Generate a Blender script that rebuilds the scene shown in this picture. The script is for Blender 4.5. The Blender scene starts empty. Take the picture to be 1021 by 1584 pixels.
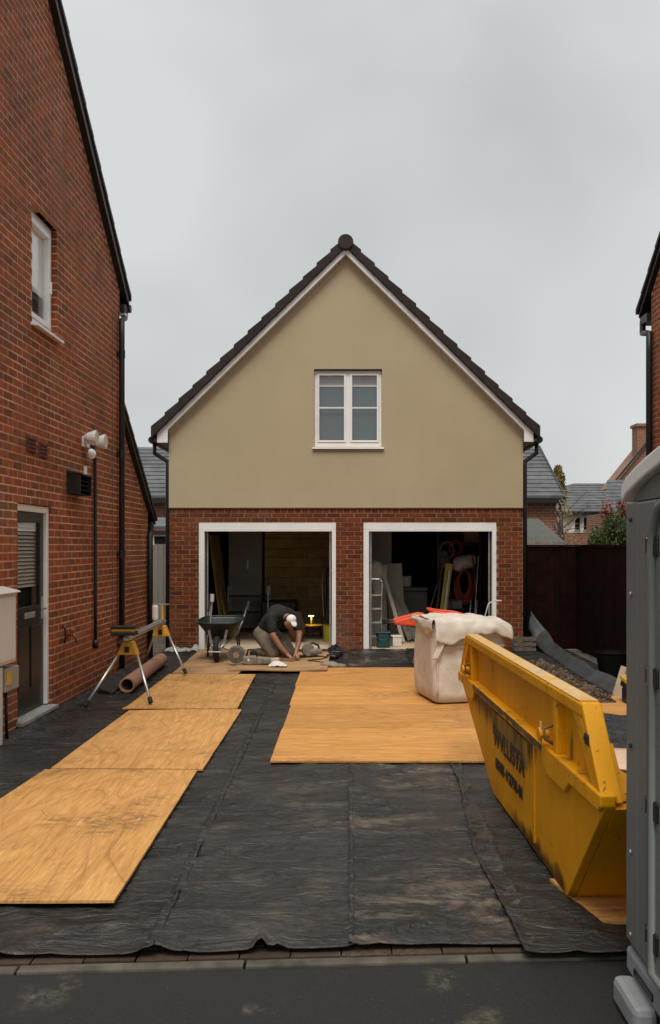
import bpy, bmesh, math, random
from mathutils import Vector, Matrix, Euler, noise
random.seed(7)
R = math.radians
SC = bpy.context.scene
COL = SC.collection

# ------------------------------------------------------------------ camera
cam_d = bpy.data.cameras.new('camera')
cam = bpy.data.objects.new('camera', cam_d)
COL.objects.link(cam)
cam.location = (0, 0, 1.7)
cam.rotation_euler = (R(90), 0, 0)
cam_d.sensor_fit = 'VERTICAL'
cam_d.sensor_height = 36.0
cam_d.sensor_width = 36.0 * 1021 / 1584
cam_d.lens = 36.0 * 1367 / 1584
cam_d.shift_x = -30.5 / 1584
cam_d.shift_y = 53.0 / 1584
cam_d.clip_start = 0.05
cam_d.clip_end = 2000
SC.camera = cam
SC.render.resolution_x, SC.render.resolution_y = 660, 1024

# ------------------------------------------------------------------ sky, sun, exposure
SUN_EL, SUN_AZ = R(58), R(-150)          # behind the camera, high, a little to the left
W = bpy.data.worlds.new('World')
SC.world = W
W.use_nodes = True
wt = W.node_tree
wt.nodes.clear()
def wn(t, **k):
    n = wt.nodes.new(t)
    for a, b in k.items(): setattr(n, a, b)
    return n
sky = wn('ShaderNodeTexSky', sky_type='NISHITA', sun_disc=False, sun_elevation=SUN_EL, sun_rotation=SUN_AZ,
         air_density=1.0, dust_density=2.0)
bg_sky = wn('ShaderNodeBackground'); bg_sky.inputs['Strength'].default_value = 0.05
wt.links.new(sky.outputs[0], bg_sky.inputs['Color'])
tc = wn('ShaderNodeTexCoord')
mp = wn('ShaderNodeMapping'); mp.inputs['Scale'].default_value = (1.0, 1.0, 1.35); mp.inputs['Location'].default_value = (.4, .9, .25)
wt.links.new(tc.outputs['Generated'], mp.inputs['Vector'])
nz = wn('ShaderNodeTexNoise'); nz.inputs['Scale'].default_value = 1.9; nz.inputs['Detail'].default_value = 3.5
nz.inputs['Roughness'].default_value = 0.45; nz.inputs['Distortion'].default_value = .35
wt.links.new(mp.outputs[0], nz.inputs['Vector'])
cr = wn('ShaderNodeValToRGB')
cr.color_ramp.elements[0].position = .33; cr.color_ramp.elements[0].color = (.285, .298, .300, 1)
cr.color_ramp.elements[1].position = .64; cr.color_ramp.elements[1].color = (.408, .418, .414, 1)
wt.links.new(nz.outputs['Fac'], cr.inputs['Fac'])
bg_cl = wn('ShaderNodeBackground'); bg_cl.inputs['Strength'].default_value = 1.0
wt.links.new(cr.outputs[0], bg_cl.inputs['Color'])
# an overcast sky grows brighter towards the zenith (standard overcast distribution, kept mild)
sx = wn('ShaderNodeSeparateXYZ'); wt.links.new(tc.outputs['Generated'], sx.inputs[0])
mr = wn('ShaderNodeMapRange', interpolation_type='SMOOTHSTEP')
mr.inputs['From Min'].default_value = .45; mr.inputs['From Max'].default_value = 1.0; mr.inputs['To Min'].default_value = 1.0; mr.inputs['To Max'].default_value = 1.7
wt.links.new(sx.outputs[2], mr.inputs['Value']); wt.links.new(mr.outputs[0], bg_cl.inputs['Strength'])
mx = wn('ShaderNodeMixShader'); mx.inputs[0].default_value = .93      # cloud cover over the clear sky
wt.links.new(bg_sky.outputs[0], mx.inputs[1]); wt.links.new(bg_cl.outputs[0], mx.inputs[2])
wo = wn('ShaderNodeOutputWorld')
wt.links.new(mx.outputs[0], wo.inputs['Surface'])

sl = bpy.data.lights.new('sun', 'SUN')
sl.energy = 1.5; sl.angle = R(28); sl.color = (1, .93, .83)
sun = bpy.data.objects.new('sun', sl)
COL.objects.link(sun)
sd = Vector((-.03, -.46, .84)).normalized()
sun.rotation_euler = sd.to_track_quat('Z', 'Y').to_euler()
sun.location = (0, 0, 30)
sky.sun_elevation = math.asin(sd.z)
sky.sun_rotation = math.atan2(sd.x, sd.y)
SC.view_settings.view_transform = 'Standard'
SC.view_settings.look = 'None'
SC.view_settings.gamma = 1.0
SC.view_settings.exposure = 0.82
SC.view_settings.use_curve_mapping = False
SC.cycles.max_bounces = 8
SC.cycles.sample_clamp_indirect = 4.0

# ------------------------------------------------------------------ helpers
class MB:
    def __init__(s): s.v = []; s.f = []
    def add(s, vs, fs):
        o = len(s.v); s.v += [tuple(p) for p in vs]; s.f += [tuple(i + o for i in f) for f in fs]; return s
    def box(s, x0, x1, y0, y1, z0, z1):
        return s.add([(x0,y0,z0),(x1,y0,z0),(x1,y1,z0),(x0,y1,z0),(x0,y0,z1),(x1,y0,z1),(x1,y1,z1),(x0,y1,z1)],
                     [(3,2,1,0),(4,5,6,7),(0,1,5,4),(1,2,6,5),(2,3,7,6),(3,0,4,7)])
    def obox(s, c, size, rot=(0,0,0)):
        m = Euler(rot).to_matrix(); c = Vector(c); a, b, d = (x/2 for x in size)
        vs = [c + m @ Vector(p) for p in ((-a,-b,-d),(a,-b,-d),(a,b,-d),(-a,b,-d),(-a,-b,d),(a,-b,d),(a,b,d),(-a,b,d))]
        return s.add(vs, [(3,2,1,0),(4,5,6,7),(0,1,5,4),(1,2,6,5),(2,3,7,6),(3,0,4,7)])
    def bar(s, p, q, w, h, up=(0,0,1)):
        p = Vector(p); q = Vector(q); d = (q-p).normalized(); u = Vector(up)
        if abs(d.dot(u)) > .98: u = Vector((1,0,0))
        r = d.cross(u).normalized(); u = r.cross(d)
        vs = []
        for e in (p, q):
            for a, b in ((-1,-1),(1,-1),(1,1),(-1,1)): vs.append(e + r*a*w/2 + u*b*h/2)
        return s.add(vs, [(3,2,1,0),(4,5,6,7),(0,1,5,4),(1,2,6,5),(2,3,7,6),(3,0,4,7)])
    def tube(s, pts, r, n=10, closed=False):
        pts = [Vector(p) for p in pts]; k = len(pts)
        rs = r if isinstance(r, (list, tuple)) else [r]*k
        vs = []; prev = None
        for i, p in enumerate(pts):
            if closed: d = pts[(i+1) % k] - pts[i-1]
            else: d = pts[min(i+1,k-1)] - pts[max(i-1,0)]
            d.normalize()
            if prev is None:
                u = Vector((0,0,1)) if abs(d.z) < .9 else Vector((1,0,0))
                u = (u - d*u.dot(d)).normalized()
            else:
                u = (prev - d*prev.dot(d)).normalized()
            prev = u; w = d.cross(u)
            for j in range(n):
                a = 2*math.pi*j/n
                vs.append(p + (u*math.cos(a) + w*math.sin(a))*rs[i])
        fs = []
        for i in range(k if closed else k-1):
            for j in range(n):
                a = i*n+j; b = i*n+(j+1) % n; i2 = (i+1) % k
                fs.append((a, b, i2*n+(j+1) % n, i2*n+j))
        if not closed: fs += [tuple(range(n))[::-1], tuple(range((k-1)*n, k*n))]
        return s.add(vs, fs)
    def prism(s, poly, axis, a, b):
        n = len(poly)
        def P(p, t):
            return {'x': (t,p[0],p[1]), 'y': (p[0],t,p[1]), 'z': (p[0],p[1],t)}[axis]
        vs = [P(p,a) for p in poly] + [P(p,b) for p in poly]
        fs = [tuple(range(n)), tuple(range(n,2*n))[::-1]] + [(i,(i+1)%n,n+(i+1)%n,n+i) for i in range(n)]
        return s.add(vs, fs)
    def lathe(s, prof, c=(0,0,0), n=20, axis='z', cap=True):
        vs = []; c = Vector(c)
        for r, h in prof:
            for j in range(n):
                a = 2*math.pi*j/n; p = (r*math.cos(a), r*math.sin(a), h)
                if axis == 'x': p = (h, p[0], p[1])
                if axis == 'y': p = (p[0], h, p[1])
                vs.append(c + Vector(p))
        fs = [(i*n+j, i*n+(j+1)%n, (i+1)*n+(j+1)%n, (i+1)*n+j) for i in range(len(prof)-1) for j in range(n)]
        if cap: fs += [tuple(range(n))[::-1], tuple(range((len(prof)-1)*n, len(prof)*n))]
        return s.add(vs, fs)
    def ell(s, c, r, rot=(0,0,0), n=14, m=9):
        c = Vector(c); M_ = Euler(rot).to_matrix(); vs = []; fs = []
        for i in range(m+1):
            t = math.pi*(i+.0001)/(m+.0002)
            for j in range(n):
                a = 2*math.pi*j/n
                vs.append(c + M_ @ Vector((r[0]*math.sin(t)*math.cos(a), r[1]*math.sin(t)*math.sin(a), r[2]*math.cos(t))))
        fs = [(i*n+j, i*n+(j+1)%n, (i+1)*n+(j+1)%n, (i+1)*n+j) for i in range(m) for j in range(n)]
        return s.add(vs, fs + [tuple(range(n)), tuple(range(m*n,(m+1)*n))[::-1]])
    def caps(s, pts, rs, n=10):
        """chain of rounded, tapered limbs (for voxel-remeshed bodies)"""
        s.tube(pts, rs, n)
        for p, r in zip(pts, rs): s.ell(p, (r,r,r), n=n, m=6)
        return s
    def grid(s, fn, nu, nv):
        vs = [fn(i/nu, j/nv) for j in range(nv+1) for i in range(nu+1)]
        fs = [(j*(nu+1)+i, j*(nu+1)+i+1, (j+1)*(nu+1)+i+1, (j+1)*(nu+1)+i) for j in range(nv) for i in range(nu)]
        return s.add(vs, fs)
    def build(s, name, mat, parent=None, smooth=False, bevel=0, fix=True, loc=None):
        me = bpy.data.meshes.new(name)
        me.from_pydata(s.v, [], s.f)
        if fix:
            bm = bmesh.new(); bm.from_mesh(me); bmesh.ops.recalc_face_normals(bm, faces=bm.faces); bm.to_mesh(me); bm.free()
        if smooth:
            me.polygons.foreach_set('use_smooth', [True]*len(me.polygons))
        me.materials.append(mat)
        o = bpy.data.objects.new(name, me)
        COL.objects.link(o)
        if parent is not None: o.parent = parent
        if loc: o.location = loc
        if bevel:
            b = o.modifiers.new('bevel', 'BEVEL'); b.width = bevel; b.segments = 2; b.limit_method = 'ANGLE'; b.angle_limit = R(40)
        return o

def tag(o, label=None, cat=None, group=None, kind=None):
    if label: o['label'] = label
    if cat: o['category'] = cat
    if group: o['group'] = group
    if kind: o['kind'] = kind
    return o
def thing(name, label, cat, loc=(0,0,0), rz=0, group=None):
    o = bpy.data.objects.new(name, None); COL.objects.link(o)
    o.location = loc; o.rotation_euler = (0,0,rz); o.empty_display_size = .1
    return tag(o, label, cat, group)
def struct(o): o['kind'] = 'structure'; return o
def remesh(o, vox, sm=4):
    r = o.modifiers.new('remesh', 'REMESH'); r.mode = 'VOXEL'; r.voxel_size = vox; r.use_smooth_shade = True
    if sm:
        k = o.modifiers.new('smooth', 'SMOOTH'); k.factor = .5; k.iterations = sm
    return o
def nz3(x, y, z=0.0): return noise.noise(Vector((x, y, z)))

# ------------------------------------------------------------------ materials
class NT:
    def __init__(s, name):
        s.m = bpy.data.materials.new(name); s.m.use_nodes = True; s.t = s.m.node_tree
        s.b = s.t.nodes['Principled BSDF']; s.pos = None
    def n(s, typ, **k):
        n = s.t.nodes.new(typ)
        for a, b in k.items(): setattr(n, a, b)
        return n
    def link(s, a, b): s.t.links.new(a, b)
    def P(s):
        if s.pos is None: s.pos = s.n('ShaderNodeNewGeometry').outputs['Position']
        return s.pos
    def mapv(s, scale=(1,1,1), rot=(0,0,0), loc=(0,0,0), src=None):
        m = s.n('ShaderNodeMapping'); m.inputs['Scale'].default_value = scale; m.inputs['Rotation'].default_value = rot; m.inputs['Location'].default_value = loc
        s.link(src or s.P(), m.inputs['Vector']); return m.outputs[0]
    def noise(s, scale, vec=None, detail=4, rough=.55, dist=0):
        n = s.n('ShaderNodeTexNoise'); n.inputs['Scale'].default_value = scale; n.inputs['Detail'].default_value = detail
        n.inputs['Roughness'].default_value = rough; n.inputs['Distortion'].default_value = dist
        s.link(vec or s.P(), n.inputs['Vector']); return n.outputs['Fac']
    def ramp(s, fac, stops):
        r = s.n('ShaderNodeValToRGB'); e = r.color_ramp.elements
        while len(e) < len(stops): e.new(.5)
        for k, (p, c) in zip(e, stops):
            k.position = p; k.color = (c[0], c[1], c[2], 1) if hasattr(c, '__len__') else (c, c, c, 1)
        s.link(fac, r.inputs['Fac']); return r.outputs[0]
    def mix(s, fac, a, b, mode='MIX'):
        m = s.n('ShaderNodeMix', data_type='RGBA', blend_type=mode)
        for sock, v in ((m.inputs[0], fac), (m.inputs[6], a), (m.inputs[7], b)):
            if hasattr(v, 'is_output'): s.link(v, sock)
            elif hasattr(v, '__len__'): sock.default_value = (v[0], v[1], v[2], 1)
            else: sock.default_value = v
        return m.outputs[2]
    def math(s, op, a, b=0.0):
        m = s.n('ShaderNodeMath', operation=op)
        for sock, v in ((m.inputs[0], a), (m.inputs[1], b)):
            if hasattr(v, 'is_output'): s.link(v, sock)
            else: sock.default_value = v
        return m.outputs[0]
    def col(s, c):
        if hasattr(c, 'is_output'): s.link(c, s.b.inputs['Base Color'])
        else: s.b.inputs['Base Color'].default_value = (c[0], c[1], c[2], 1)
        return s
    def rough(s, r):
        if hasattr(r, 'is_output'): s.link(r, s.b.inputs['Roughness'])
        else: s.b.inputs['Roughness'].default_value = r
        return s
    def bump(s, h, strength=.3, dist=.01):
        b = s.n('ShaderNodeBump'); b.inputs['Strength'].default_value = strength; b.inputs['Distance'].default_value = dist
        s.link(h, b.inputs['Height']); s.link(b.outputs[0], s.b.inputs['Normal']); return s
    def set(s, **k):
        for a, v in k.items(): s.b.inputs[a.replace('_', ' ')].default_value = v
        return s

def simple(name, c, rough=.6, var=.25, scale=5.0, metal=0, bump=0, bscale=60, spec=.5, rand=0.0):
    n = NT(name)
    f = n.noise(scale, detail=5)
    lo = tuple(x*(1-var) for x in c); hi = tuple(min(1, x*(1+var)) for x in c)
    cc = n.ramp(f, [(.32, lo), (.68, hi)])
    if rand:
        oi = n.n('ShaderNodeObjectInfo')
        cc = n.mix(1.0, cc, n.ramp(oi.outputs['Random'], [(0, 1-rand), (1, 1.0)]), 'MULTIPLY')
    n.col(cc); n.rough(rough)
    n.set(Metallic=metal)
    n.b.inputs['Specular IOR Level'].default_value = spec
    if bump: n.bump(n.noise(bscale), bump, .004)
    return n.m

def brick_mat(name, stops, streak=(30, 30, 9), dark=.55):
    n = NT(name)
    oi = n.n('ShaderNodeObjectInfo'); ge = n.n('ShaderNodeNewGeometry')
    r = n.math('FRACT', n.math('ADD', oi.outputs['Random'], ge.outputs['Random Per Island']))
    base = n.ramp(r, stops)
    st = n.noise(1.0, n.mapv(streak), detail=5, rough=.65)
    c = n.mix(1.0, base, n.ramp(st, [(.3, dark), (.62, 1.08)]), 'MULTIPLY')
    big = n.noise(.9, detail=3)
    c = n.mix(1.0, c, n.ramp(big, [(.3, .78), (.7, 1.06)]), 'MULTIPLY')
    bl = n.math('MULTIPLY', n.ramp(n.noise(1.1, n.mapv((1,1,1), loc=(7,3,1)), detail=4), [(.56,0),(.72,.30)]), n.ramp(n.noise(40, detail=4), [(.4,0),(.65,1)]))
    c = n.mix(bl, c, (.42,.33,.26))
    n.col(c).rough(.82); n.b.inputs['Specular IOR Level'].default_value = .3
    n.bump(n.noise(70, detail=5), .5, .006)
    return n.m

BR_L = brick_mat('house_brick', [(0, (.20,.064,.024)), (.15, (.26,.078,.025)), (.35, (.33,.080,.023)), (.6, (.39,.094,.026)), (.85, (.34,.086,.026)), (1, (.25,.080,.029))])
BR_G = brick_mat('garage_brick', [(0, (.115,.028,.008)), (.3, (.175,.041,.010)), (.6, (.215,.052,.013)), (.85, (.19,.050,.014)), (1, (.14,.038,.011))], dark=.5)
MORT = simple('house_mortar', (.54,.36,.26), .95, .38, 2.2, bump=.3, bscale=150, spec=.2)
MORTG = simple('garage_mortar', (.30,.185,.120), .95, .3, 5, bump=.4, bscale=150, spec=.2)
n = NT('render_coat'); f = n.noise(.7, detail=4); g = n.noise(1.0, n.mapv((5,5,.5)), detail=4)
n.col(n.mix(1.0, n.ramp(f, [(.3,(.440,.362,.236)),(.7,(.486,.402,.264))]), n.ramp(g, [(.3,.982),(.7,1.008)]), 'MULTIPLY')).rough(.9)
n.bump(n.math('ADD', n.noise(160, detail=3), n.math('MULTIPLY', n.noise(3, detail=3), 2.0)), .35, .004); n.b.inputs['Specular IOR Level'].default_value = .2
RENDER = n.m
WHITE = simple('white_upvc', (.84,.835,.82), .38, .05, 3)
BARGE = simple('white_bargeboard', (.82,.81,.80), .45, .08, 3)
BLACKP = simple('black_plastic', (.012,.012,.013), .42, .3, 8)
TILE = simple('brown_tile', (.028,.018,.016), .85, .35, 6, bump=.4, bscale=50, rand=.3)
TILEG = simple('grey_tile', (.105,.110,.118), .7, .3, 3, bump=.3, bscale=40, rand=.25)
TILED = simple('dark_tile', (.030,.030,.034), .7, .35, 5, bump=.3, bscale=40, rand=.3)
CONC = simple('concrete_floor', (.52,.40,.27), .9, .25, 2.5, bump=.3, bscale=50)
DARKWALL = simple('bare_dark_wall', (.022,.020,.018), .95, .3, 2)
GREYIN = simple('plaster_grey', (.46,.43,.36), .9, .12, 2)
ALU = simple('aluminium', (.62,.62,.60), .38, .12, 12, metal=.85)
STEEL = simple('galvanised_steel', (.42,.43,.43), .45, .25, 18, metal=.8)
TOOLY = simple('tool_yellow', (.66,.36,.03), .42, .15, 8)
WHITEB = simple('meter_box_white', (.70,.67,.61), .5, .06, 2)
RUBBER = simple('rubber', (.014,.014,.014), .8, .3, 20)
CARD = simple('cardboard', (.36,.23,.14), .85, .2, 4, bump=.15, bscale=60)
CARDP = simple('pale_board', (.56,.42,.30), .8, .18, 3)
WHITES = simple('white_sheeting', (.72,.68,.62), .5, .12, 5, bump=.3, bscale=25)
SAND = simple('dusty_grey', (.22,.19,.155), .9, .3, 14)
TEAL = simple('teal_plastic', (.012,.062,.062), .4, .25, 6)
ORANGE = simple('orange_plastic', (.70,.075,.022), .45, .18, 5)
HOSE = simple('orange_hose', (.46,.085,.025), .5, .2, 7)
YPLANK = simple('yellow_fibreglass', (.48,.40,.03), .5, .2, 6)
FENCE_D = simple('dark_brown_timber', (.0130,.0028,.0016), .85, .5, 7, bump=.5, bscale=30, rand=.4, spec=.12)  # very dark brown boards, tone varying from board to board
n = NT('weathered_timber'); g = n.noise(1.0, n.mapv((60,60,2.5)), detail=5)
n.col(n.ramp(g, [(.3,(.17,.155,.135)),(.7,(.31,.29,.26))])).rough(.9).bump(g, .3, .003); FENCE_G = n.m
n = NT('tarmac'); f = n.noise(140, detail=4); g = n.noise(1.1, detail=4)
c = n.mix(1.0, n.ramp(f, [(.3,(.0095,.0095,.0093)),(.7,(.023,.0225,.0215))]), n.ramp(g, [(.3,.72),(.7,1.12)]), 'MULTIPLY')
st = n.math('MULTIPLY', n.ramp(n.noise(1.0, n.mapv((1.4,1.4,1)), detail=5, rough=.65), [(.60,0),(.72,1)]), n.ramp(n.noise(26, detail=5), [(.45,0),(.62,.7)]))
sp = n.n('ShaderNodeTexVoronoi'); sp.inputs['Scale'].default_value = 38; n.link(n.P(), sp.inputs['Vector'])
spk = n.math('MULTIPLY', n.ramp(sp.outputs['Distance'], [(.07,1),(.12,0)]), n.ramp(n.noise(6, detail=3), [(.55,0),(.62,.8)]))
for (px_, py_, rr_) in ((-1.18,3.37,.13),(-1.12,3.46,.07),(.37,3.50,.10),(.49,3.22,.11),(-.35,3.30,.06),(-2.2,3.1,.2),(1.6,2.4,.25)):
    wb_ = n.n('ShaderNodeVectorMath', operation='ADD'); nn_ = n.n('ShaderNodeTexNoise'); nn_.inputs['Scale'].default_value = 7; n.link(n.P(), nn_.inputs['Vector']); sb_ = n.n('ShaderNodeVectorMath', operation='MULTIPLY_ADD'); n.link(nn_.outputs['Color'], sb_.inputs[0]); sb_.inputs[1].default_value = (.22,.22,0); sb_.inputs[2].default_value = (-.11,-.11,0); n.link(n.P(), wb_.inputs[0]); n.link(sb_.outputs[0], wb_.inputs[1])
    vd = n.n('ShaderNodeVectorMath', operation='DISTANCE'); n.link(wb_.outputs[0], vd.inputs[0]); vd.inputs[1].default_value = (px_, py_, -.022)
    k_ = n.math('MULTIPLY', n.ramp(n.math('DIVIDE', vd.outputs['Value'], rr_), [(.2,1),(1,0)]), n.ramp(n.noise(22, detail=7, rough=.75), [(.44,0),(.60,.95)]))
    c = n.mix(k_, c, (.10,.086,.060))
c = n.mix(st, c, (.105,.088,.060)); c = n.mix(spk, c, (.16,.15,.135))
n.col(c).rough(n.ramp(g, [(.3,.6),(.7,.9)])).bump(n.math('ADD', f, n.math('MULTIPLY', n.noise(18, detail=3), .8)), .9, .010); TARMAC = n.m
PAVER = brick_mat('paving_brick', [(0,(.052,.034,.023)),(.5,(.078,.050,.034)),(1,(.066,.046,.034))], dark=.7)
KERB = simple('kerb_concrete', (.085,.074,.058), .9, .45, 7, bump=.4, bscale=90)
EARTH = simple('sub_base', (.10,.085,.065), .95, .35, 5, bump=.5, bscale=40)

def membrane_mat(name, dust, seed):
    n = NT(name)
    fine = n.noise(1.0, n.mapv((17,21,20), loc=(seed,0,0)), detail=7, rough=.66, dist=.8)
    mid = n.noise(1.0, n.mapv((1.5,3.0,3), loc=(seed,3,0)), detail=6, rough=.62, dist=.8)
    big = n.noise(1.0, n.mapv((.9,1.1,1), loc=(seed,9,0)), detail=3)
    c = n.ramp(mid, [(.30,(.0055,.0056,.0058)),(.70,(.024,.024,.024))])
    c = n.mix(n.ramp(fine, [(.52,0),(.74,.50)]), c, (.058,.059,.058))
    c = n.mix(n.ramp(big, [(.45,0),(.75,.35)]), c, (.045,.044,.041))
    pz = n.noise(1.0, n.mapv((1.2,1.5,1), loc=(seed*2.3,1.2,0)), detail=3)
    dz = n.noise(1.0, n.mapv((3.4,6.0,6), loc=(1.3,seed,0)), detail=9, rough=.78, dist=.3)
    d = n.math('MULTIPLY', n.ramp(pz, [(.46,0),(.62,1)]), n.ramp(dz, [(.47,0),(.66,dust)]))
    c = n.mix(d, c, (.25,.20,.135))
    grit = n.n('ShaderNodeTexVoronoi'); grit.inputs['Scale'].default_value = 16; n.link(n.P(), grit.inputs['Vector'])
    c = n.mix(n.math('MULTIPLY', n.ramp(grit.outputs['Distance'], [(.05,1),(.09,0)]), n.ramp(n.noise(3.3, detail=3), [(.58,0),(.64,.7)])), c, (.20,.18,.15))
    n.col(c).rough(n.ramp(mid, [(.3,.18),(.7,.42)])); n.b.inputs['Specular IOR Level'].default_value = .6
    wr = n.noise(1.0, n.mapv((2.6,6.0,8), loc=(seed,1,0)), detail=6, rough=.58, dist=1.8)
    n.bump(n.math('ADD', n.math('MULTIPLY', fine, .35), n.math('MULTIPLY', wr, 1.0)), .9, .045)
    return n.m
MEM = [membrane_mat('weed_membrane_%d' % i, dd, sd_) for i, (dd, sd_) in enumerate(((.2,3.1),(.45,5.7),(.85,1.2),(.12,8.4)))]
MEMW = membrane_mat('wet_membrane', .1, 12.0)
MEMW.node_tree.nodes['Principled BSDF'].inputs['Specular IOR Level'].default_value = .6

def ply_mat(name, along, seed, cathedral=True):
    n = NT(name)
    v = n.mapv((1,1,1), loc=(seed*1.7, seed*.9, 0))
    L_ = along == 'y'
    gr = n.noise(1.0, n.mapv((22,1.5,5) if L_ else (1.5,26,5), loc=(seed,0,0)), detail=6, rough=.65, dist=1.1)
    stops = [(.25,(.50,.245,.070)),(.5,(.655,.345,.112)),(.75,(.74,.425,.165))] if L_ else [(.25,(.41,.172,.036)),(.5,(.60,.288,.074)),(.72,(.74,.415,.145))]
    c = n.ramp(gr, stops)
    fld = n.noise(1.0, n.mapv((1.5,.45,1) if L_ else (.45,2.2,1), loc=(seed*2,seed,0)), detail=2.2, rough=.42, dist=.5)
    t = n.math('FRACT', n.math('MULTIPLY', fld, 17.0 if cathedral else 21.0))
    c = n.mix(n.ramp(t, [(0,.74),(.08,.16),(.45,0),(1,.24)]), c, (.36,.150,.040))
    fine = n.noise(1.0, n.mapv((110,6,9) if L_ else (6,120,9)), detail=4)
    c = n.mix(1.0, c, n.ramp(fine, [(.32,.80),(.60,1.06)]), 'MULTIPLY')
    dash = n.noise(1.0, n.mapv((30,5,9) if L_ else (5,38,9), loc=(0,seed,3)), detail=5, rough=.7)
    c = n.mix(n.ramp(dash, [(.57,0),(.68,.70 if not L_ else .30)]), c, (.26,.105,.028))
    dz = n.math('MULTIPLY', n.ramp(n.noise(1.25, v, detail=3), [(.52,0),(.66,1)]), n.ramp(n.noise(1.0, n.mapv((12,20,5)), detail=7, rough=.74), [(.43,0),(.62,.85)]))
    c = n.mix(dz, c, (.16,.085,.038))
    c = n.mix(n.ramp(n.noise(.8, v, detail=4), [(.42,.0),(.75,.30)]), c, (.48,.26,.10))
    tint = 1.0 + .10*math.sin(seed*3.7)
    c = n.mix(1.0, c, (tint, tint*.99, tint*.97), 'MULTIPLY')
    scf = n.ramp(n.noise(1.0, n.mapv((3,60,9) if not L_ else (40,4,9), loc=(2,seed,8), rot=(0,0,.5)), detail=3), [(.66,0),(.72,.5)])
    c = n.mix(scf, c, (.76,.55,.32))
    n.col(c).rough(.7); n.bump(fine, .2, .003); n.b.inputs['Specular IOR Level'].default_value = .3
    return n.m
PLY_L = [ply_mat('plywood_grain_a', 'y', 1.0), ply_mat('plywood_grain_b', 'y', 4.3), ply_mat('plywood_grain_c', 'y', 7.9)]
PLY_R = [ply_mat('plywood_grain_d', 'x', 2.0, False), ply_mat('plywood_grain_e', 'x', 6.1, False)]
n = NT('dusty_plywood'); f = n.noise(3.0, detail=6, rough=.7)
n.col(n.ramp(f, [(.35,(.25,.15,.075)),(.6,(.44,.25,.11)),(.75,(.33,.24,.16))])).rough(.85); PLY_D = n.m

# skip paint: yellow, grime and rust in blotches
n = NT('skip_paint')
f = n.noise(2.2, detail=4)
c = n.ramp(f, [(.3,(.62,.262,.002)),(.7,(.74,.335,.004))])
streak = n.noise(1.0, n.mapv((9,9,1.1)), detail=5, rough=.65)
blot = n.noise(2.6, n.mapv((1,1,1), loc=(3.2,0,1)), detail=3)
gm = n.math('MULTIPLY', n.ramp(streak, [(.52,0),(.68,.8)]), n.ramp(blot, [(.5,0),(.62,1)]))
c = n.mix(gm, c, (.13,.060,.010))
ch = n.ramp(n.noise(24, detail=5, rough=.7), [(.635,0),(.67,1)])
c = n.mix(n.math('MULTIPLY', ch, .8), c, (.06,.025,.010))
sc_ = n.ramp(n.noise(1.0, n.mapv((70,70,4), loc=(0,0,2)), detail=3), [(.68,0),(.74,.5)])
c = n.mix(sc_, c, (.10,.045,.012))
n.col(c).rough(n.ramp(streak, [(.3,.42),(.7,.62)])); n.bump(n.noise(18, detail=3), .12, .004); n.b.inputs['Specular IOR Level'].default_value = .25
SKIP = n.m
def skip_side_mat():
    n = NT('skip_side_paint')
    oc = n.n('ShaderNodeTexCoord').outputs['Object']; sep = n.n('ShaderNodeSeparateXYZ'); n.link(oc, sep.inputs[0])
    Y_, Z_ = sep.outputs[1], sep.outputs[2]
    def band(v, a, b, c_, d_):
        r1 = n.n('ShaderNodeMapRange'); n.link(v, r1.inputs[0]); r1.inputs[1].default_value = a; r1.inputs[2].default_value = b
        r2 = n.n('ShaderNodeMapRange'); n.link(v, r2.inputs[0]); r2.inputs[1].default_value = c_; r2.inputs[2].default_value = d_; r2.inputs[3].default_value = 1; r2.inputs[4].default_value = 0
        return n.math('MULTIPLY', r1.outputs[0], r2.outputs[0])
    c = n.ramp(n.noise(2.2, detail=4), [(.3,(.62,.262,.002)),(.7,(.74,.335,.004))])
    run = n.noise(1.0, n.mapv((16,16,1.0), src=oc), detail=6, rough=.7)
    g1 = n.math('MULTIPLY', band(Z_, .34, .58, .9, 1.0), band(Y_, .35, .8, 2.3, 2.7))
    m1 = n.ramp(n.math('ADD', n.math('MULTIPLY', g1, .62), n.math('MULTIPLY', run, .75)), [(.55,0),(.82,.92)])
    c = n.mix(m1, c, (.050,.026,.008))
    g2 = n.math('MULTIPLY', band(Z_, -.1, -.05, .02, .16), band(Y_, -.2, .1, .9, 1.7))
    m2 = n.ramp(n.math('ADD', n.math('MULTIPLY', g2, .5), n.math('MULTIPLY', n.noise(9, src_(oc), detail=6, rough=.7), .7)), [(.58,0),(.80,.9)])
    c = n.mix(m2, c, (.045,.022,.008))
    chips = n.ramp(n.noise(30, oc, detail=6, rough=.75), [(.655,0),(.685,.9)])
    c = n.mix(chips, c, (.055,.022,.009))
    scr = n.ramp(n.noise(1.0, n.mapv((60,3,60), rot=(.5,0,0), src=oc), detail=3), [(.69,0),(.73,.6)])
    c = n.mix(scr, c, (.09,.042,.012))
    runs = n.ramp(n.noise(1.0, n.mapv((40,40,1.6), loc=(3,1,0), src=oc), detail=4), [(.64,0),(.74,.55)])
    c = n.mix(runs, c, (.14,.055,.010))
    n.col(c).rough(n.ramp(run, [(.3,.45),(.7,.68)])); n.b.inputs['Specular IOR Level'].default_value = .22
    n.bump(n.noise(3.2, oc, detail=3), .35, .03)
    return n.m
def src_(v): return v
SKIPS = skip_side_mat()
n = NT('worn_rim_paint'); f = n.noise(9, detail=6, rough=.7)
n.col(n.ramp(f, [(.38,(.60,.31,.02)),(.56,(.60,.42,.20)),(.70,(.35,.25,.17))])).rough(.55); RIM = n.m
n = NT('skip_grime'); f = n.noise(7, detail=6, rough=.75)
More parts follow.
